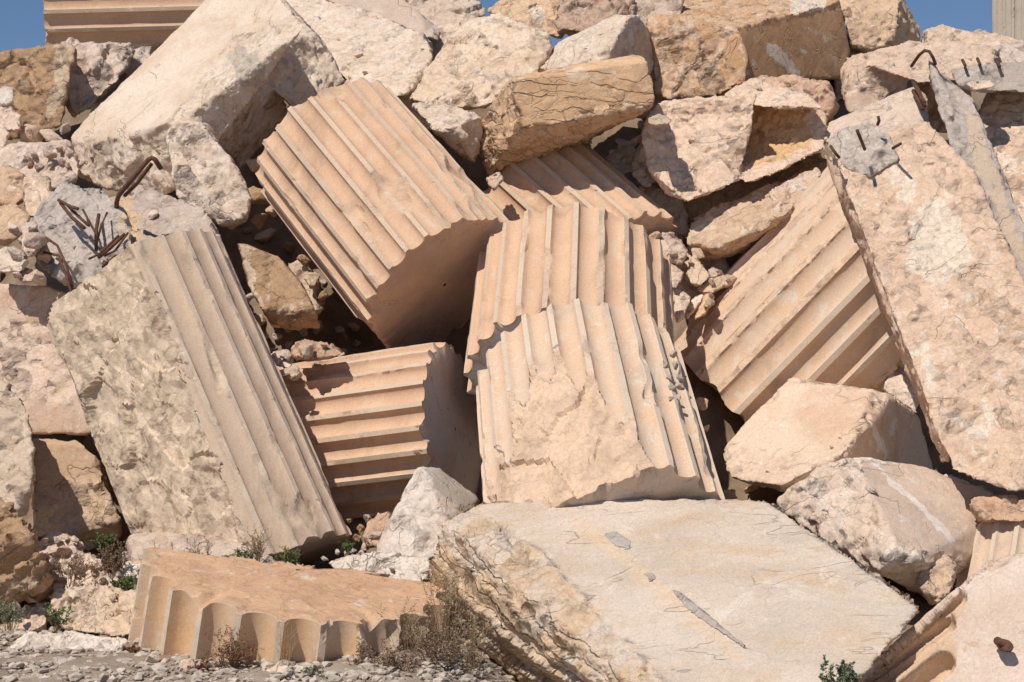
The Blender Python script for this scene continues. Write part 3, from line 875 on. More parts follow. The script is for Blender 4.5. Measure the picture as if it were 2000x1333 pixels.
t = block('concrete_lump', 'dark grey concrete lump with one long bent rusty bar, under the notched block',
      [face((-.25, -.6, .75), (300, 430, 14.5), [(205, 388), (270, 364), (335, 380), (400, 410), (428, 452), (440, 500), (330, 500), (300, 520), (240, 490)])],
      M['concrete'], rough=.06, thick=.7, vox=.018, zone=[[(215, 392), (258, 385), (275, 440), (268, 500), (240, 480)]], cat='concrete')
rebars(t, [([(227, 428, 14.3), (228, 395, 14.1), (232, 382, 14.0), (262, 345, 13.95), (290, 312, 13.95), (297, 309, 13.95), (303, 312, 13.95), (314, 330, 14.0)], .017),
           ([(244, 382, 14.25), (268, 358, 14.05), (296, 320, 13.99)], .014),
           ([(205, 528, 13.75), (240, 512, 13.62), (284, 502, 13.55)], .015),
           ([(200, 522, 13.8), (225, 500, 13.65), (245, 497, 13.6)], .008),
           ([(270, 507, 13.6), (298, 500, 13.5), (322, 495, 13.45)], .011),
           ([(174, 506, 13.8), (195, 496, 13.7), (232, 460, 13.75)], .008)])
block('boulder', 'brown pitted conglomerate block in the gap between the half drum and the big diagonal drum',
      [face((-.25, -.85, .4), (540, 560, 14.2), [(462, 474), (488, 478), (545, 500), (585, 545), (610, 590), (634, 648), (590, 650), (530, 640), (485, 560)])],
      M['brown'], rough=.035, thick=.6, cat='boulder', zone=[[(462, 474), (488, 478), (500, 560), (525, 640), (500, 625), (470, 540)]])
block('boulder', 'grey rock in the shade between the conglomerate block and the big diagonal drum',
      [face((-.1, -.9, .3), (600, 560, 14.7), [(562, 512), (590, 505), (625, 545), (640, 590), (625, 615), (600, 600), (575, 560)])],
      M['greyrock'], rough=.05, thick=.4, cat='boulder')
block('stone_block', 'pinkish pecked block with a smooth upper band at the left edge',
      [face((-.1, -.97, .2), (60, 700, 14.05), [(-20, 552), (90, 558), (142, 576), (220, 640), (180, 850), (60, 850), (-20, 842)])],
      M['pink'], rough=.035, thick=.7, chops=1, smooth=[[(-20, 556), (150, 575), (150, 640), (-20, 632)], [(40, 785), (200, 785), (200, 850), (60, 850)]])
block('boulder', 'tall pinkish grey boulder at the left edge in front of the pecked block',
      [face((-.2, -.9, .35), (30, 850, 12.9), [(-25, 735), (15, 740), (45, 778), (64, 850), (62, 940), (52, 1010), (-25, 1020)])],
      M['greyrock'], rough=.06, thick=.6, cat='boulder', wear=1.6)
block('stone_block', 'ochre block low down on the left, shaded by the half drum leaning over it',
      [face((-.05, -.97, .2), (130, 930, 13.35), [(60, 853), (152, 860), (192, 900), (232, 1000), (240, 1050), (150, 1062), (64, 1045)])],
      M['cream'], rough=.05, thick=.6, smooth=[[(60, 855), (180, 860), (190, 930), (60, 940)]])
block('boulder', 'dark brown layered boulder in the lower left corner',
      [face((-.25, -.9, -.25), (30, 1080, 11.9), [(-25, 965), (25, 985), (58, 1042), (72, 1078), (104, 1140), (92, 1165), (40, 1180), (-25, 1210)])],
      M['brown'], rough=.07, thick=.6, cat='boulder', strata=.6, sdir=(-.4, 0, 1), chops=5)
# ------------------------------------------------------------ big plastered slab on the right
t = block('wall_slab', 'huge leaning slab with flaking white plaster and a grey cement patch on top',
      [(face((-.12, -.84, .50), (1850, 700, 13.05), [(1628, 305), (1700, 262), (1812, 236), (1905, 330), (1990, 540), (2045, 640), (2045, 972), (1985, 968), (1860, 925), (1800, 770), (1742, 570), (1690, 430)]), .32),
       ([(1608, 300, 14.3), (1640, 300, 14.02), (1705, 430, 13.75), (1688, 440, 14.1), (1733, 560, 13.95), (1773, 700, 13.65), (1790, 740, 13.55), (1842, 915, 13.1), (1865, 925, 12.8), (1800, 770, 13.05), (1742, 570, 13.4)], .12)],
      M['plaster'], rough=.034, vox=.02, chops=1, smooth_amt=.3, 
      zone=[[(1775, 420), (1830, 380), (1880, 430), (1900, 520), (1840, 560), (1770, 530)], [(1735, 330), (1780, 320), (1790, 400), (1750, 390)],
            [(1880, 570), (1905, 575), (1898, 592), (1878, 586)], [(1868, 590), (1888, 596), (1878, 606)], [(1942, 720), (1965, 725), (1965, 750), (1945, 745)],
            [(1880, 645), (1900, 650), (1890, 665)], [(1800, 640), (1820, 700), (1835, 790), (1815, 770), (1795, 690)], [(1920, 770), (1950, 800), (1950, 840), (1925, 810)],
            [(1860, 800), (1900, 830), (1935, 850), (1900, 860), (1865, 830)]], cat='slab')
block('cement_patch', None,
      [(face((-.12, -.84, .50), (1850, 700, 13.04), [(1612, 288), (1632, 254), (1665, 246), (1690, 238), (1732, 246), (1745, 280), (1760, 312), (1726, 322), (1700, 348), (1676, 336), (1650, 330)]), .10)],
      M['patch'], rough=.022, vox=.012, parent=t, wear=.8, chops=0)
rebars(t, [([(1622, 286, 13.88), (1632, 300, 13.78), (1639, 308, 13.83)], .011),
           ([(1674, 255, 13.66), (1681, 272, 13.72), (1689, 292, 13.86)], .012),
           ([(1744, 290, 13.88), (1754, 284, 13.78), (1759, 281, 13.73)], .011),
           ([(1714, 244, 14.0), (1717, 236, 13.96), (1715, 227, 13.96)], .011)])
block('stone_block', 'smooth pale sloping rock behind the grey cement patch',
      [face((-.35, -.6, .72), (1700, 260, 15.1), [(1606, 245), (1650, 225), (1790, 165), (1815, 190), (1820, 250), (1740, 330), (1660, 330), (1610, 290)])],
      M['cream'], rough=.02, thick=.4, wear=1.4)
t = block('concrete_beam', 'crumbling grey concrete strip running down beside the plastered slab, rusty bars at its top',
      [(face((-.05, -.8, .6), (1900, 300, 14.65), [(1812, 150), (1850, 148), (1900, 190), (1935, 300), (2045, 540), (2045, 620), (1985, 545), (1900, 385), (1850, 270)]), .3),
       ([(1810, 112, 15.2), (1826, 122, 15.15), (1866, 200, 14.95), (1860, 235, 14.8), (1838, 210, 14.95), (1815, 150, 15.1)], .2)],
      M['concrete'], rough=.03, vox=.018, chops=0, cat='concrete', smooth=[[(1880, 210), (1915, 230), (2000, 470), (2030, 560), (1990, 520), (1905, 330)]],
      zone=[[(1885, 215), (1910, 235), (1990, 450), (2020, 545), (1990, 510), (1905, 320)]])
rebars(t, [([(1780, 130, 15.35), (1795, 108, 15.2), (1806, 99, 15.15), (1815, 101, 15.1), (1822, 112, 15.1), (1827, 126, 15.15)], .012),
           ([(1784, 160, 15.3), (1795, 180, 15.0), (1806, 208, 14.9)], .017),
           ([(1784, 178, 15.25), (1794, 196, 15.0), (1803, 214, 14.9)], .016),
           ([(1790, 168, 15.3), (1799, 190, 14.98), (1806, 200, 14.9)], .014)])
t = block('stone_slab', 'buff slab right of the concrete strip at the right edge',
      [face((-.1, -.75, .65), (1960, 350, 14.75), [(1892, 184), (1960, 176), (2045, 172), (2045, 570), (1995, 530), (1930, 330)])],
      M['plaster'], rough=.045, thick=.4, cat='slab', zone=[[(1950, 290), (1990, 300), (1985, 340), (1955, 330)]])
t = block('concrete_beam', 'blue grey concrete lintel with short rusty stubs near the top right corner',
      [face((-.1, -.7, .7), (1940, 150, 15.1), [(1850, 135), (1900, 128), (2045, 115), (2045, 180), (1900, 182), (1870, 175)])],
      M['patch'], rough=.025, thick=.35, cat='concrete')
rebars(t, [([(1880, 118, 15.3), (1885, 128, 15.1)], .012), ([(1909, 115, 15.3), (1914, 126, 15.1)], .012), ([(1946, 116, 15.25), (1952, 130, 15.05)], .013)])
block('stone', 'flat yellow stone lying on the buff slab by the concrete lintel',
      [face((-.1, -.6, .8), (1915, 168, 14.8), [(1887, 165), (1905, 156), (1935, 157), (1947, 166), (1935, 174), (1900, 178)])],
      M['cream'], rough=.02, thick=.12, cat='stone', vox=.01)
block('boulder', 'small lumpy stone stuck to the right edge of the plastered slab',
      [face((-.2, -.9, .4), (1985, 610, 13.5), [(1963, 615), (1972, 575), (1995, 555), (2045, 560), (2045, 640), (1985, 640)])],
      M['red'], rough=.05, thick=.2, cat='boulder', vox=.014)

# ------------------------------------------------------------ right foreground blocks
block('stone_block', 'creamy block with a scratched brown side under the foot of the plastered slab',
      [(face((-.25, -.55, .8), (1600, 880, 13.25), [(1400, 880), (1541, 735), (1644, 750), (1736, 768), (1692, 825), (1640, 893), (1520, 945), (1408, 915)])
        +[(1430, 935, 13.4), (1530, 965, 13.3)]+face((.78, -.62, .0), (1640, 893, 13.2), [(1692, 825), (1736, 768), (1800, 808), (1834, 930), (1760, 935), (1640, 905)]), .5)],
      M['sawncream'], rough=.032, vox=.018, smooth=[[(1420, 870), (1545, 745), (1640, 760), (1720, 775), (1640, 880), (1560, 900)], [(1692, 828), (1740, 775), (1800, 810), (1840, 930), (1650, 900)]],
      zone=[[(1700, 828), (1706, 822), (1745, 895), (1735, 897)], [(1745, 815), (1752, 818), (1742, 850), (1736, 848)]], wear=1.2)
block('stone_block', 'block with a smooth tan face crossed by one long white streak',
      [(face((.35, -.75, .5), (1720, 1010, 12.55), [(1677, 892), (1790, 905), (1870, 930), (1950, 968), (1968, 1002), (1905, 1100), (1870, 1110), (1800, 1085), (1720, 1020)])
        +face((-.5, -.75, .45), (1690, 960, 12.5), [(1507, 985), (1600, 905), (1677, 892), (1700, 980), (1745, 1060), (1765, 1105), (1700, 1115), (1560, 1030)])
        +[(1765, 1150, 12.75), (1840, 1185, 12.85), (1870, 1110, 12.55)], .6)],
      M['tan'], rough=.045, vox=.018, smooth=[[(1683, 895), (1790, 905), (1965, 960), (1970, 1002), (1900, 1090), (1800, 1080), (1740, 1040), (1692, 960)]],
      zone=[[(1690, 893), (1700, 893), (1752, 945), (1800, 985), (1865, 1060), (1868, 1072), (1860, 1068), (1795, 998), (1745, 955)]])
block('boulder', 'small red stained rock resting at the right edge beside the tan faced block',
      [face((-.2, -.8, .5), (1930, 990, 12.55), [(1892, 990), (1905, 968), (1960, 975), (2045, 975), (2045, 1020), (1920, 1020), (1895, 1010)])],
      M['red'], rough=.05, thick=.3, cat='boulder', vox=.014)
block('boulder', 'rough buff boulder beside the small black gap behind the grey slab',
      [face((-.1, -.9, .3), (1830, 1140, 12.3), [(1790, 1085), (1840, 1075), (1870, 1100), (1862, 1150), (1835, 1185), (1815, 1185), (1790, 1140)])],
      M['cream'], rough=.06, thick=.3, cat='boulder')
block('stone_slab', 'broad grey white slab in the foreground with a cracked ochre left edge',
      [(face((-.10, -.52, .85), (874, 1022, 11.9), [(874, 1020), (940, 985), (1060, 982), (1210, 975), (1500, 982), (1560, 1022), (1700, 1132), (1800, 1190), (1690, 1300), (1600, 1420), (1330, 1420), (1200, 1270), (1020, 1130)])
        +face((-.55, -.78, -.05), (874, 1022, 11.9), [(835, 1125), (852, 1165), (950, 1240), (1040, 1330), (1080, 1420)]), .75)],
      M['slab'], rough=.042, vox=.02, chops=0, wear=.6, smooth=[[(930, 960), (1210, 940), (1540, 950), (1850, 1190), (1690, 1450), (1420, 1450), (1200, 1230), (1060, 1080), (960, 1020)]],
      strata=1.0, sdir=(-.10, -.52, .85), smooth_amt=.08,
      zone=[[(1095, 985), (1112, 985), (1160, 1015), (1235, 1085), (1300, 1140), (1465, 1290), (1440, 1292), (1270, 1155), (1130, 1030)],
            [(850, 1060), (880, 1060), (1000, 1200), (1100, 1290), (1080, 1330), (1030, 1300), (900, 1200), (840, 1130)]])
block('cement_smear', None, [(face((-.10, -.52, .85), (874, 1022, 11.886), [(1172, 1042), (1205, 1035), (1238, 1058), (1235, 1080), (1200, 1070)]), .03)], M['patch'], rough=.004, vox=.012, chops=0,
      parent=bpy.data.objects['stone_slab.001'])
block('cement_smear', None, [(face((-.10, -.52, .85), (874, 1022, 11.886), [(1255, 1120), (1272, 1116), (1288, 1130), (1268, 1140)]), .03)], M['patch'], rough=.004, vox=.012, chops=0,
      parent=bpy.data.objects['stone_slab.001'])
block('cement_smear', None, [(face((-.10, -.52, .85), (874, 1022, 11.886), [(1305, 1148), (1322, 1150), (1400, 1215), (1480, 1275), (1470, 1280), (1390, 1228), (1340, 1190)]), .03)], M['patch'], rough=.004, vox=.012, chops=0,
      parent=bpy.data.objects['stone_slab.001'])
t = block('shaft_end_block', 'bottom right corner stone with round ended flutes and a rusty dowel',
      [(face((-.35, -.82, .45), (1870, 1250, 10.6), [(1640, 1345), (1740, 1262), (1850, 1175), (1895, 1125), (1935, 1098), (2060, 1060), (2060, 1440), (1560, 1440)]), .7)],
      M['pinksawn'], rough=.03, vox=.0115, chops=0, zone=[[(1560, 1380), (1872, 1145), (1892, 1165), (1880, 1195), (1862, 1220), (1862, 1290), (1720, 1440), (1560, 1440)]], smooth=[[(1560, 1440), (1900, 1120), (2060, 1060), (2060, 1440)]], smooth_amt=.1, wear=.5,
      carve=[(1600, 1378, 1872, 1166, 13, 17, .95), (1640, 1384, 1846, 1218, 22, 22, 1.0), (1700, 1405, 1842, 1296, 23, 24, 1.0), (1878, 1140, 1893, 1124, 9, 9, .9)], cat='stone block')
tube('iron_dowel', [(1948, 1252, 10.47), (1956, 1257, 10.40), (1972, 1265, 10.43)], .022, M['rust'], t, label='rusty iron dowel set in dark lead')
block('dowel_socket', None, [(face((-.35, -.82, .45), (1962, 1262, 10.395), [(1940, 1256), (1950, 1246), (1972, 1250), (1982, 1264), (1975, 1276), (1955, 1274)]), .04)], M['rust'], rough=.006, vox=.008, parent=t)

# ------------------------------------------------------------ centre foreground
block('stone_block', 'pale wedge shaped block with a pecked face standing in front of the horizontal drum',
      [face((-.2, -.85, .45), (800, 1000, 12.5), [(726, 1080), (778, 985), (813, 914), (838, 930), (872, 1020), (862, 1100), (740, 1090)])
       +face((.45, -.75, .5), (813, 914, 12.75), [(813, 914), (855, 913), (939, 975), (935, 990), (872, 1021)])],
      M['pale'], rough=.035, thick=.5, smooth=[[(820, 915), (855, 910), (945, 975), (930, 1000), (880, 1000)]], zone=[[(826, 916), (855, 910), (945, 975), (930, 995), (885, 990), (860, 960)]])
block('stone', 'chalk white cracked stone behind the orange topped drum fragment',
      [face((-.1, -.7, .65), (740, 1120, 12.1), [(632, 1098), (700, 1080), (790, 1082), (842, 1090), (838, 1130), (800, 1145), (740, 1135), (650, 1125)])+[(790, 1162, 12.2), (835, 1150, 12.15)]],
      M['white'], rough=.05, thick=.35, cat='stone', vox=.014)
block('stone', 'reddish brown stone in the dark gap left of the pale wedge block',
      [face((-.2, -.85, .4), (735, 1040, 12.85), [(708, 1050), (722, 1015), (755, 1000), (770, 1010), (745, 1070), (715, 1072)])],
      M['red'], rough=.05, thick=.3, cat='stone', vox=.014)
block('stone_slab', 'low buff slab under the foot of the half drum',
      [face((-.1, -.45, .88), (400, 1080, 12.35), [(225, 1060), (270, 1040), (420, 1045), (540, 1085), (560, 1120), (300, 1122), (240, 1100)])],
      M['cream'], rough=.03, thick=.3, cat='slab')
FRS = [
 ('rounded white pink boulder at the foot of the shaded ochre block', 'pink', [(66, 1068), (100, 1036), (130, 1040), (168, 1068), (150, 1082), (90, 1084)], 12.9, .04),
 ('broad pink white rock with dry twigs in front of it, left foreground', 'pink', [(68, 1075), (150, 1072), (200, 1090), (215, 1140), (190, 1165), (110, 1165), (80, 1110)], 12.5, .05),
 ('grey knobbly boulder left of the orange topped drum fragment', 'greyrock', [(84, 1190), (100, 1150), (180, 1140), (280, 1158), (282, 1230), (240, 1248), (130, 1235)], 11.9, .08),
 ('low pale slab of rock in front of the grey knobbly boulder', 'pale', [(18, 1262), (50, 1242), (140, 1234), (262, 1252), (262, 1285), (170, 1320), (60, 1300), (18, 1290)], 11.5, .05),
 ('buff rock left of the grey knobbly boulder', 'cream', [(0, 1230), (30, 1195), (80, 1170), (100, 1180), (90, 1235), (20, 1250), (0, 1250)], 12.0, .04),
 ('white angular chunk by the left corner of the orange topped fragment', 'white', [(228, 1108), (250, 1096), (300, 1105), (285, 1145), (265, 1140), (232, 1125)], 12.2, .03),
 ('pale chunk left of the white angular chunk', 'pale', [(185, 1130), (215, 1118), (262, 1140), (250, 1165), (195, 1150)], 12.15, .03),
 ('white stone at the foot of the orange topped drum fragment', 'pale', [(498, 1320), (530, 1298), (560, 1298), (590, 1335), (580, 1360), (500, 1360)], 10.85, .02),
 ('reddish chunk under the flute fragment by the half drum', 'red', [(240, 1100), (290, 1078), (335, 1085), (335, 1108), (300, 1112), (250, 1108)], 12.28, .05),
 ('pale rock right of the red chips, under the brown conglomerate block', 'pale', [(528, 690), (560, 680), (575, 708), (565, 722), (535, 715)], 13.9, .03),
 ('red and white rock in front of the conglomerate block', 'red', [(565, 680), (590, 664), (640, 672), (672, 684), (668, 696), (600, 705), (575, 705)], 13.8, .04),
 ('small grey rock by the upper left corner of the horizontal drum', 'greyrock', [(548, 722), (580, 716), (590, 735), (570, 742), (552, 738)], 13.7, .03),
 ('dark pointed stone balanced beside the cracked ochre block', 'greyrock', [(1262, 232), (1285, 222), (1305, 228), (1316, 236), (1300, 246), (1268, 248)], 14.7, .02),
 ('pale rock in the gap under the left end of the cracked ochre block', 'pink', [(950, 345), (975, 335), (985, 350), (965, 372), (952, 365)], 14.9, .03),
 ('white chunk at the left edge on the brown conglomerate', 'pale', [(-12, 178), (12, 168), (28, 176), (28, 205), (0, 208)], 16.1, .03),
 ('pink angular chunk at the left edge under the white chunk', 'pink', [(-12, 208), (20, 205), (44, 232), (42, 258), (-12, 255)], 16.0, .04),
 ('buff stone at the left edge above the dark crevice', 'cream', [(-12, 232), (8, 240), (18, 262), (12, 290), (-12, 300)], 15.8, .03),
 ('shaded pink rock right of the cracked ochre block', 'pink', [(1235, 300), (1262, 250), (1300, 290), (1290, 350), (1262, 370), (1235, 345)], 15.5, .04),
 ('dark rock in the shadow behind the shaded drum', 'greyrock', [(1180, 310), (1205, 278), (1245, 290), (1240, 335), (1210, 345)], 15.7, .04),
 ('grey pink wedge between the worn drum and the plastered slab', 'pink', [(1722, 760), (1745, 700), (1775, 690), (1800, 780), (1790, 810)], 14.3, .02),
 ('rough lump of rock above the creamy boulder beside the worn drum', 'pink', [(1500, 372), (1560, 345), (1600, 330), (1600, 352), (1560, 420), (1520, 450)], 14.95, .05),
]
FRS += [
 ('flat faced honey coloured stone in the middle of the rubble beside the worn drum', 'cream', [(1344, 518), (1356, 493), (1362, 512), (1387, 537), (1385, 545), (1362, 564), (1351, 561), (1341, 537)], 14.80, .02),
 ('long buff stone lying against the left edge of the worn drum', 'cream', [(1360, 562), (1389, 545), (1414, 538), (1433, 536), (1443, 543), (1431, 558), (1390, 574), (1366, 571)], 14.72, .02),
 ('brownish wedge above the long buff stone by the worn drum', 'pink', [(1379, 528), (1395, 519), (1420, 540), (1389, 548)], 14.85, .02),
 ('pale pink stone touching the right flutes of the upright central drum', 'pink', [(1299, 518), (1307, 513), (1335, 531), (1332, 545), (1321, 565), (1312, 563)], 14.72, .025),
 ('orange sided stone low beside the right flutes of the upright central drum', 'cream', [(1313, 566), (1322, 562), (1351, 581), (1347, 596), (1330, 630), (1318, 626)], 14.65, .02),
 ('slanting pale stone sliver, left one of a pair below the long buff stone', 'pale', [(1332, 618), (1352, 584), (1373, 570), (1378, 578), (1362, 601), (1341, 630)], 14.6, .018),
 ('slanting brown stone sliver, right one of a pair below the long buff stone', 'cream', [(1375, 575), (1395, 571), (1397, 581), (1379, 615), (1354, 628), (1370, 597)], 14.62, .018),
 ('crumbly white and red stone at the top of the rubble beside the upright central drum', 'pink', [(1263, 466), (1299, 452), (1308, 466), (1332, 471), (1347, 490), (1332, 520), (1296, 512), (1285, 480)], 14.9, .04),
 ('reddish stone at the left edge above the pecked block', 'red', [(28, 530), (50, 522), (90, 534), (84, 552), (40, 552)], 14.0, .02),
 ('pale angular stone under the wedge at the left edge', 'pale', [(-10, 490), (25, 478), (58, 500), (50, 530), (10, 535), (-10, 530)], 14.1, .025),
 ('pink angular stone left of the rebar concrete lump', 'pink', [(40, 440), (70, 430), (85, 470), (70, 505), (45, 500)], 14.15, .025),
]
for lab, mt, pl, d, rg in FRS:
    block('stone', lab, [face((-.15, -.75, .6), (pl[0][0], pl[0][1], d), pl)], M[mt], rough=rg, thick=.28 if (max(p[0] for p in pl)-min(p[0] for p in pl)) > 80 else .16,
          cat='stone', vox=.013, wear=.8)
for lab, mt, pl, d in [
    ('pale boulder glimpsed behind the ochre block and the brown sawn block', 'pink', [(1215, 20), (1250, -25), (1340, -20), (1320, 120), (1310, 230), (1240, 240)], 17.6),
    ('pale rock glimpsed between the pale boulders on the skyline', 'pale', [(820, 60), (900, 40), (930, 110), (840, 130)], 18.3),
    ('pink rock glimpsed between the two top right blocks', 'pink', [(1630, 60), (1700, 70), (1720, 150), (1630, 200)], 18.0),
    ('shaded rock glimpsed behind the crumbling concrete strip', 'cream', [(1790, 150), (1900, 150), (1900, 260), (1800, 260)], 16.8),
    ('shaded rock filling the crevice below the niched pink block', 'cream', [(1330, 395), (1460, 360), (1610, 290), (1625, 370), (1420, 480), (1350, 470)], 15.55),
    ('shaded rock behind the small rubble right of the shaded drum', 'pink', [(1240, 350), (1340, 390), (1350, 470), (1262, 440)], 15.5),
    ('pink lump in the gap between the central drums and the worn drum', 'pink', [(1310, 480), (1400, 480), (1440, 540), (1390, 620), (1310, 640)], 15.3),
    ('rock glimpsed between the pink cracked boulder and the notched block', 'pink', [(200, 100), (300, 90), (280, 160), (170, 240)], 17.8),
    ('pale rock glimpsed above the brown and white rock by the big drum', 'pale', [(740, 160), (850, 160), (870, 260), (780, 250)], 17.0)]:
    block('boulder', lab, [face((-.1, -.9, .4), (pl[0][0], pl[0][1], d), pl)], M[mt], rough=.04, thick=.4, cat='boulder', vox=.022)
block('flute_fragment', 'small broken flute sliver on the red chunk near the foot of the half drum',
      [face((-.3, -.9, .3), (310, 1060, 12.15), [(298, 1085), (302, 1045), (318, 1040), (338, 1060), (338, 1088)])], M['cream'], rough=.01, thick=.1, cat='stone', vox=.011)

# ------------------------------------------------------------ loose rubble: a few rock meshes, many individual stones
rng = random.Random(7)
protos = []
for i in range(10):
    SEED[0] += 3
    bm = bmesh.new()
    P = []
    for k in range(13):
        v = Vector((rng.gauss(0, 1), rng.gauss(0, 1), rng.gauss(0, 1))).normalized()
        P.append((v.x*.5, v.y*.38, v.z*.30))
    hull_shell(bm, P, 5); me = bpy.data.meshes.new('t'); bm.to_mesh(me); bm.free()
    V, E, F = remesh(me, .03)
    deg = np.maximum(1, np.bincount(E[:, 0], minlength=len(V))+np.bincount(E[:, 1], minlength=len(V)))
    V = V+(lap(V, E[:, 0], E[:, 1], deg, 1)-V)*.7
    N = vnormals(V, F)
    V = V+N*(.03*facet(V*2.5+SEED[0], SEED[0])+.016*facet(V*6+SEED[0], SEED[0]+1))[:, None]
    V[:, 2] -= V[:, 2].min()
    protos.append((V, F))
pm = {}
def loose(x, y, d, size_px, mat, label, group):
    i = rng.randrange(len(protos))
    key = (i, mat)
    if key not in pm:
        V, F = protos[i]
        me = bpy.data.meshes.new('rubble_stone')
        me.from_pydata(V.tolist(), [], F.tolist()); me.update()
        me.polygons.foreach_set('use_smooth', [True]*len(me.polygons))
        at = me.attributes.new('rough', 'FLOAT', 'POINT'); at.data.foreach_set('value', np.ones(len(V), np.float32))
        me.materials.append(rubble_mat(mat)); pm[key] = me
    o = bpy.data.objects.new('rubble_stone', pm[key]); COL.objects.link(o)
    s = size_px*d*K
    o.location = pt(x, y, d)-np.array([0, 0, s*.25])
    o.rotation_euler = (rng.uniform(-.6, .6), rng.uniform(-.6, .6), rng.uniform(0, 6.28))
    o.scale = (s*rng.uniform(.9, 1.3), s*rng.uniform(.9, 1.3), s*rng.uniform(.8, 1.5))
    label = label.replace('one of the stone chip', 'one of the chip')
    look = {'pink': 'pinkish', 'pale': 'pale', 'red': 'reddish', 'cream': 'creamy', 'white': 'white', 'greyrock': 'greyish', 'brown': 'brown'}[mat]
    tag(o, label.replace('one of the', ('larger ' if size_px > 34 else 'small ')+look) if label.startswith('one of') else label, 'stone', group)
    return o
bpy.context.view_layer.update()
DG = bpy.context.evaluated_depsgraph_get()
def rest_any(x, y):
    ok, loc, nrm, fi, ob, mt_ = scene.ray_cast(DG, Vector(C0), Vector(ray(x, y)).normalized())
    return float((np.array(loc)-C0) @ FW)-.006 if ok else None
def rest(x, y):
    ok, loc, nrm, fi, ob, mt_ = scene.ray_cast(DG, Vector(C0), Vector(ray(x, y)).normalized())
    if not ok: return None
    while ob.parent: ob = ob.parent
    if ob.name.startswith(('column_drum', 'stone_slab', 'wall_slab')): return None
    return float((np.array(loc)-C0) @ FW)-.01
def scatter(poly, n, smin, smax, dfun, mats, label, group):
    xs = [p[0] for p in poly]; ys = [p[1] for p in poly]
    k = 0; placed = []
    for _ in range(n*40):
        if k >= n: break
        x = rng.uniform(min(xs), max(xs)); y = rng.uniform(min(ys), max(ys))
        if not in_poly(np.array([x]), np.array([y]), poly)[0]: continue
        s = smin+(smax-smin)*rng.random()**2
        if any((x-a)**2+(y-b)**2 < ((s+c)*.38)**2 for a, b, c in placed): continue
        d_ = dfun(x, y)
        if d_ is None: continue
        if dfun is rest: d_ -= s*d_*K*.32
        placed.append((x, y, s)); k += 1
        loose(x, y, d_, s, rng.choice(mats), label, group)
lin = lambda y0, d0, y1, d1: (lambda x, y: d0+(y-y0)/(y1-y0)*(d1-d0)+rng.uniform(-.03, .03))
scatter([(1270, 440), (1340, 470), (1440, 520), (1390, 600), (1345, 660), (1325, 640), (1320, 520)], 16, 14, 40, rest, ['pink', 'pale', 'red', 'cream'],
        'one of the stone filling the gap left of the worn drum', 'rubble beside the worn drum')
scatter([(1195, 285), (1260, 240), (1260, 380), (1340, 440), (1310, 440), (1240, 360)], 46, 26, 76, rest, ['pink', 'pale'],
        'one of the stone between the shaded drum and the niched pink block', 'rubble behind the shaded drum')
scatter([(-10, 470), (60, 440), (110, 540), (60, 550), (-10, 550)], 34, 22, 66, rest, ['pink', 'pale', 'red', 'cream'],
        'one of the stone on top of the pecked block', 'rubble by the rebar lump')
scatter([(45, 300), (130, 285), (135, 330), (55, 325)], 12, 16, 36, rest, ['pink', 'cream', 'red'],
        'one of the chip on the pinkish white block at the left edge', 'red chips')
scatter([(80, 1050), (300, 1050), (290, 1120), (200, 1130), (100, 1080)], 44, 18, 56, rest, ['pink', 'pale', 'cream'],
        'one of the stone lying below the half drum at the left', 'rubble below the half drum')
scatter([(480, 620), (700, 640), (690, 730), (600, 740), (540, 745), (520, 700)], 44, 24, 75, rest, ['pink', 'greyrock', 'cream'],
        'one of the stone in the shadowed gap over the horizontal drum', 'rubble over the horizontal drum')
scatter([(440, 440), (520, 470), (560, 500), (620, 560), (640, 640), (600, 500), (500, 440)], 60, 26, 84, rest, ['brown', 'greyrock'],
        'one of the stone deep in the gap under the big diagonal drum', 'rubble under the diagonal drum')
scatter([(-10, 250), (130, 230), (140, 300), (-10, 300)], 12, 34, 80, lin(230, 16.2, 300, 15.9), ['pink', 'cream'],
        'one of the stone around the dark crevice at the left edge', 'rubble by the crevice')
scatter([(620, 1090), (700, 1060), (840, 1080), (620, 1130)], 12, 14, 36, lin(1060, 12.7, 1130, 12.2), ['pale', 'pink', 'white'],
        'one of the stone around the chalk white stone', 'rubble around the white stone')
scatter([(1295, 670), (1325, 690), (1330, 790), (1308, 790)], 9, 16, 32, rest_any, ['pale', 'pink'],
        'one of the chip lodged in the right hand flutes of the chipped drum', 'chips on the chipped drum')
scatter([(-10, 1262), (120, 1300), (270, 1280), (480, 1305), (900, 1315), (1050, 1310), (1050, 1345), (-10, 1345)], 120, 9, 46, lambda x, y: hill_hit(x, y)-.005, ['pale', 'white', 'pink'],
        'one of the stone on the gravel at the foot of the heap', 'stones on the gravel')
scatter([(1780, 1150), (1830, 1190), (1800, 1200)], 3, 30, 50, lin(1150, 12.9, 1200, 12.8), ['cream'],
        'one of the stone in the black gap behind the grey slab', 'rubble behind the slab')
scatter([(1340, 760), (1400, 840), (1400, 950), (1440, 980), (1360, 900)], 12, 30, 70, lin(760, 14.3, 980, 13.6), ['cream', 'pink'],
        'one of the stone in the dark gap right of the chipped drum', 'rubble right of the chipped drum')
scatter([(640, 1010), (720, 1000), (720, 1080), (640, 1090)], 8, 24, 60, lin(1000, 13.3, 1090, 12.9), ['cream', 'brown'],
        'one of the stone in the black gap below the horizontal drum', 'rubble below the horizontal drum')
scatter([(480, 330), (520, 300), (540, 420), (500, 450)], 6, 34, 70, lin(300, 15.7, 450, 15.2), ['brown', 'cream'],
        'one of the stone in the dark gap between notched block and diagonal drum', 'rubble by the notched block')
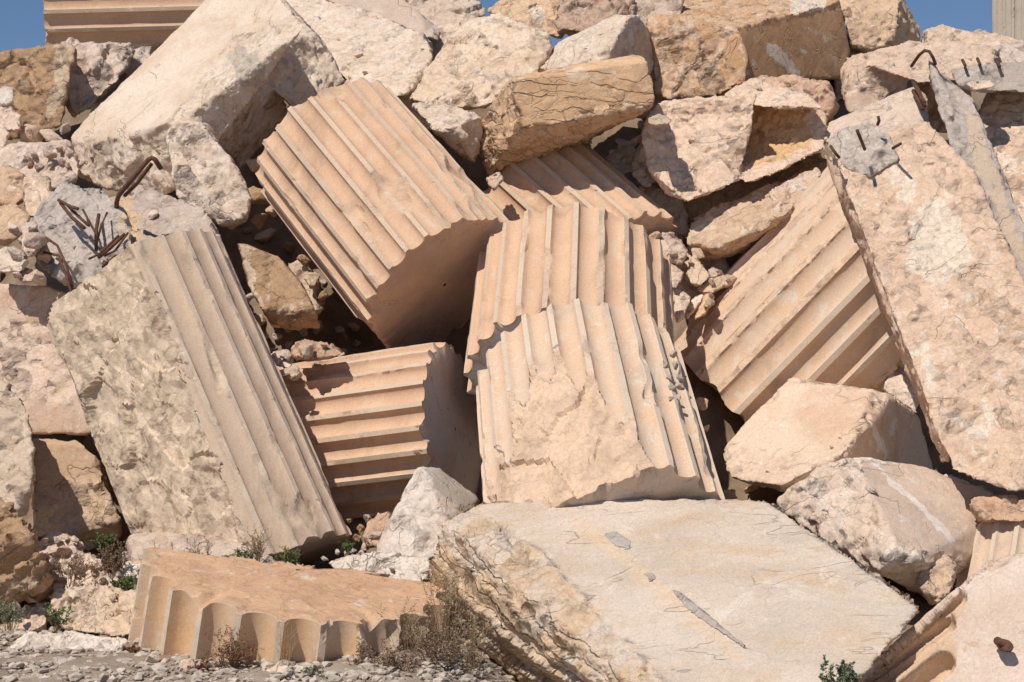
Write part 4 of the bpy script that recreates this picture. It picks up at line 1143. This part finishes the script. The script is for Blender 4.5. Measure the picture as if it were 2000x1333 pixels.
scatter([(100, 1090), (300, 1120), (280, 1160), (60, 1180), (0, 1200), (0, 1150)], 26, 18, 50, lin(1090, 12.3, 1200, 11.9), ['pink', 'pale', 'cream'],
        'one of the stone around the grey knobbly boulder', 'rubble around the knobbly boulder')
# general debris lying on the slope between the big pieces
xs_ = np.array([p for p in np.random.RandomState(3).uniform(-4.2, 4.2, 45)])
ys_ = np.random.RandomState(4).uniform(12.6, 16.0, 45)
for x, y in zip(xs_, ys_):
    key = rng.choice(['pink', 'cream', 'greyrock'])
    z_ = float(hill_z(np.array(x), np.array(y)))
    i = rng.randrange(len(protos))
    V = None
    o = loose(1000, 600, 14, 1, key, {'pink': 'pinkish', 'cream': 'creamy', 'greyrock': 'greyish'}[key]+' stone lying loose deep on the slope under the heap', 'debris on the slope')
    s = rng.uniform(.08, .22)
    o.scale = (s*1.2, s, s); o.location = (x, y, z_-.02)

# gravel at the foot: one mass
rs = np.random.RandomState(9)
bmi = bmesh.new(); bmesh.ops.create_icosphere(bmi, subdivisions=1, radius=1)
IV = np.array([v.co[:] for v in bmi.verts]); IF = np.array([[v.index for v in f.verts] for f in bmi.faces]); bmi.free()
GV = []; GF = []
for i_ in range(9000):
    x = rs.uniform(-3.4, 1.2); y = rs.uniform(9.9, 12.3)
    s = .005+.028*rs.rand()**3.5
    z_ = float(hill_z(np.array(x), np.array(y)))
    Vv = IV*(1+.35*rs.uniform(-1, 1, (len(IV), 1)))*np.array([rs.uniform(.8, 1.5), rs.uniform(.8, 1.5), rs.uniform(.5, .8)])*s
    t_ = rs.uniform(0, 6.28); ct, st_ = math.cos(t_), math.sin(t_)
    Vv = Vv @ np.array([[ct, st_, 0], [-st_, ct, 0], [0, 0, 1]])
    GF.append(IF+len(GV)*len(IV)); GV.append(Vv+np.array([x, y, z_+s*.3]))
GV = np.concatenate(GV).tolist(); GF = np.concatenate(GF).tolist()
me = bpy.data.meshes.new('gravel'); me.from_pydata(GV, [], GF); me.materials.append(M['gravel'])
o = bpy.data.objects.new('gravel', me); COL.objects.link(o)
tag(o, 'fine pale gravel scattered over the ground at the foot of the heap', 'gravel', kind='stuff')

# small chips and crumbs that came to rest on ledges and in joints
bpy.context.view_layer.update()
dg = bpy.context.evaluated_depsgraph_get()
n_ = 0
for _ in range(6000):
    if n_ >= 60: break
    x = rng.uniform(-4.4, 4.4); y = rng.uniform(11.6, 17.5)
    ok, loc, nrm, fi, ob, mt_ = scene.ray_cast(dg, Vector((x, y, 9)), Vector((0, 0, -1)))
    if not ok or nrm.z < .78: continue
    top = ob
    while top.parent: top = top.parent
    if top.name.startswith(('column_drum', 'stone_slab', 'wall_slab', 'ground', 'rubble_stone', 'shaft_end', 'gravel')): continue
    # only in hollows: something higher close behind
    ok2 = scene.ray_cast(dg, loc+Vector((0, 0, .05)), Vector((rng.uniform(-.5, .5), .8, .25)), distance=.45)[0]
    if not ok2: continue
    hid, l2 = scene.ray_cast(dg, Vector(C0), (loc+Vector((0, 0, .02))-Vector(C0)).normalized())[:2]
    if hid and (l2-loc).length > .12: continue
    n_ += 1
    what = ' '.join(str(top.get('label', 'slope of earth')).split()[:9])
    what = what.rsplit(' with', 1)[0] if what.endswith((' with', ' with a', ' a')) else what
    o = loose(1000, 600, 14, rng.choice([10, 40]), rng.choice(['pink', 'pale', 'cream', 'pale']), 'one of the stone chip resting on the '+what, 'chips lying on the blocks')
    s = .035+.10*rng.random()**2
    o.scale = (s*1.2, s, s*.9); o.location = loc-Vector((0, 0, s*.08))
    o['label'] = ' '.join(o['label'].split()[:16])

# keep only stones the heap does not bury, the 295 largest seen
bpy.context.view_layer.update()
dg = bpy.context.evaluated_depsgraph_get()
keep = []
for o in [o for o in COL.objects if o.name.startswith('rubble_stone')]:
    cen = np.array(o.location)+np.array([0, 0, o.scale[2]*.25]); r_ = max(o.scale)*.25; seen = 0
    for k in range(7):
        q_ = cen+(0 if k == 0 else r_)*np.array([math.cos(k), -.3, math.sin(k)])
        hit_, l_, n2_, f_, ob_, m_ = scene.ray_cast(dg, Vector(C0), Vector(q_-C0).normalized())
        seen += bool(hit_ and ob_.name == o.name)
    px_, py_ = project(cen)
    if seen < 1 or not (-20 < px_ < 2020 and -20 < py_ < 1353): bpy.data.objects.remove(o)
    else: keep.append((max(o.scale)/cen[1]*seen, o.name))
for _, nm in sorted(keep)[:-295] if len(keep) > 295 else []: bpy.data.objects.remove(bpy.data.objects[nm])
print('rubble kept', min(295, len(keep)))

# ------------------------------------------------------------ plants
def plant(name, label, x, y, d, h_px, w_px, nst, stem, leaf, leafsize, nleaf, lean=0.0, cat='plant', branch=3, seed=0, thick=.0022, straight=.4):
    r = random.Random(seed+int(x))
    base = pt(x, y, d)
    H = h_px*d*K; W = w_px*d*K
    V = []; F = []; LV = []; LF = []
    def stick(p, q, r0, r1):
        t = q-p; n_ = np.linalg.norm(t)
        if n_ < 1e-5: return
        t = t/n_; u = np.cross(t, [.2, .9, .3]); u /= np.linalg.norm(u)+1e-9; w = np.cross(t, u)
        b = len(V)
        for c, rr in ((p, r0), (q, r1)):
            for k in range(3):
                a_ = 2.094*k
                V.append(c+(u*math.cos(a_)+w*math.sin(a_))*rr)
        for k in range(3):
            k2 = (k+1) % 3
            F.append([b+k, b+k2, b+3+k2, b+3+k])
    def leaf_at(p, dr):
        s = leafsize*r.uniform(.6, 1.3)
        u = np.array([r.gauss(0, 1), r.gauss(0, 1), r.gauss(0, .6)]); u /= np.linalg.norm(u)
        u = u*.6+dr*.5; u /= np.linalg.norm(u)
        w = np.cross(u, [r.gauss(0, 1), r.gauss(0, 1), r.gauss(0, 1)]); w /= np.linalg.norm(w)+1e-9
        b = len(LV)
        nn = np.cross(u, w)*s*.15
        LV.extend([p, p+u*s*.5+w*s*.28+nn, p+u*s, p+u*s*.5-w*s*.28+nn])
        LF.append([b, b+1, b+2, b+3])
    def grow(p, dr, ln, rad, lev):
        seg = 4
        q = p
        for i in range(seg):
            dr = dr+np.array([r.gauss(0, 1), r.gauss(0, 1), r.gauss(0, .6)])*straight*.35
            dr /= np.linalg.norm(dr)
            q2 = q+dr*ln/seg
            stick(q, q2, rad*(1-i/seg*.5), rad*(1-(i+1)/seg*.5))
            if lev < 2 and i > 0:
                for _ in range(branch if lev == 0 else 1):
                    if r.random() < .6:
                        bd = dr+np.array([r.gauss(0, 1), r.gauss(0, 1), r.gauss(.2, .6)])*.7
                        bd /= np.linalg.norm(bd)
                        grow(q2, bd, ln*r.uniform(.25, .5), rad*.6, lev+1)
            for _ in range(nleaf):
                if r.random() < .5+.25*lev: leaf_at(q2, dr)
            q = q2
    for k in range(nst):
        a_ = r.uniform(0, 6.28); sp = r.random()
        p = base+np.array([math.cos(a_)*W*.25*sp, math.sin(a_)*W*.2*sp, -.02])
        dr = np.array([math.cos(a_)*W/H*.5*sp+lean, math.sin(a_)*W/H*.35*sp-.1, 1.0]); dr /= np.linalg.norm(dr)
        grow(p, dr, H*r.uniform(.55, 1.05), thick*r.uniform(.7, 1.3), 0)
    root = empty(name, base)
    tag(root, label, cat)
    mesh_obj('stems', V, F, M[stem], root, smooth=False)
    if LV: mesh_obj('leaves', LV, LF, M[leaf], root, smooth=False)
    return root

plant('dry_bush', 'large tangled dry brown bush between the orange topped fragment and the grey slab', 860, 1310, 11.1, 84, 190, 32, 'twig', 'leafdry', .012, 2, seed=1)
plant('dry_bush', 'low tangled dry bush in front of the right flutes of the orange topped fragment', 750, 1325, 11.0, 56, 130, 24, 'twig', 'leafdry', .012, 2, seed=2)
plant('straw_tuft', 'tall dry straw grass standing above the tangled bush', 870, 1250, 11.3, 120, 80, 40, 'drygrass', 'drygrass', .012, 1, branch=1, seed=3, thick=.0016, straight=.12, cat='grass tuft')
plant('straw_tuft', 'pale straw tuft at the lower left corner of the grey slab', 925, 1300, 11.15, 110, 90, 34, 'drygrass', 'drygrass', .012, 1, branch=1, seed=23, thick=.0016, straight=.14, cat='grass tuft')
plant('straw_tuft', 'short straw tuft right of the last orange flutes', 800, 1285, 11.3, 90, 80, 26, 'drygrass', 'drygrass', .012, 1, branch=1, seed=24, thick=.0016, straight=.14, cat='grass tuft')
plant('straw_tuft', 'thin dry straw in front of the broad orange flute', 556, 1325, 10.95, 110, 36, 12, 'drygrass', 'drygrass', .009, 0, branch=1, seed=4, thick=.0014, straight=.15, cat='grass tuft')
plant('dry_plant', 'reddish brown dry plant at the foot of the orange topped fragment', 455, 1325, 10.95, 75, 60, 20, 'twig', 'leafred', .011, 2, seed=5)
plant('succulent', 'dark red creeping plant at the lower left corner of the orange topped fragment', 395, 1322, 10.95, 24, 60, 26, 'twig', 'leafred', .013, 3, seed=6)
plant('succulent', 'small red plant on the low pale slab at the bottom left', 252, 1280, 11.3, 20, 26, 14, 'twig', 'leafred', .012, 3, seed=7)
plant('green_plant', 'blue green sprig beside the white stone at the bottom', 612, 1345, 10.8, 38, 50, 14, 'drygrass', 'leafgrey', .010, 3, seed=8)
plant('green_plant', 'dark leafy sprig at the foot of the half drum flutes', 565, 1115, 12.0, 42, 34, 12, 'twig', 'leafgreen', .010, 2, seed=9)
plant('green_plant', 'low green and brown plants on the buff slab under the half drum', 465, 1112, 12.05, 34, 60, 18, 'twig', 'leafgreen', .011, 2, seed=10)
plant('green_plant', 'bright green tuft at the foot of the shaded ochre block', 205, 1075, 12.6, 28, 36, 20, 'twig', 'leafgreen', .011, 4, seed=11)
plant('dry_bush', 'spiky dry twigs in front of the broad pink white rock', 135, 1148, 12.1, 56, 60, 22, 'twig', 'leafdry', .010, 1, seed=12)
plant('dry_bush', 'upright brown weed left of the flute sliver', 222, 1125, 12.15, 58, 40, 16, 'twig', 'leafdry', .010, 2, seed=13)
plant('dry_bush', 'bare branching twig on the buff slab under the half drum', 398, 1104, 12.1, 44, 60, 10, 'twig', 'leafdry', .008, 1, seed=14)
plant('dry_bush', 'grey wispy dry plant against the lower edge of the split face', 505, 1100, 12.1, 54, 70, 18, 'drygrass', 'leafdry', .008, 1, seed=15)
plant('green_plant', 'green and brown weed at the left edge in the lower corner', 20, 1225, 11.6, 46, 50, 20, 'drygrass', 'leafgrey', .010, 2, seed=16)
plant('green_plant', 'small leafy weed by the white angular chunk', 238, 1155, 12.0, 26, 26, 8, 'twig', 'leafgreen', .014, 3, seed=17)
plant('dry_bush', 'dead sprig against the grey knobbly boulder', 110, 1225, 11.55, 42, 30, 10, 'twig', 'leafgreen', .011, 2, seed=18)
plant('green_plant', 'olive leafy plant in front of the corner stone at the bottom right', 1640, 1350, 10.2, 52, 60, 12, 'twig', 'leafgrey', .013, 5, seed=19)
plant('green_plant', 'tiny green weed beside the chalk white stone', 680, 1078, 12.5, 20, 20, 8, 'twig', 'leafgreen', .010, 3, seed=20)
print('TOTAL VERTS', TOTAL[0])
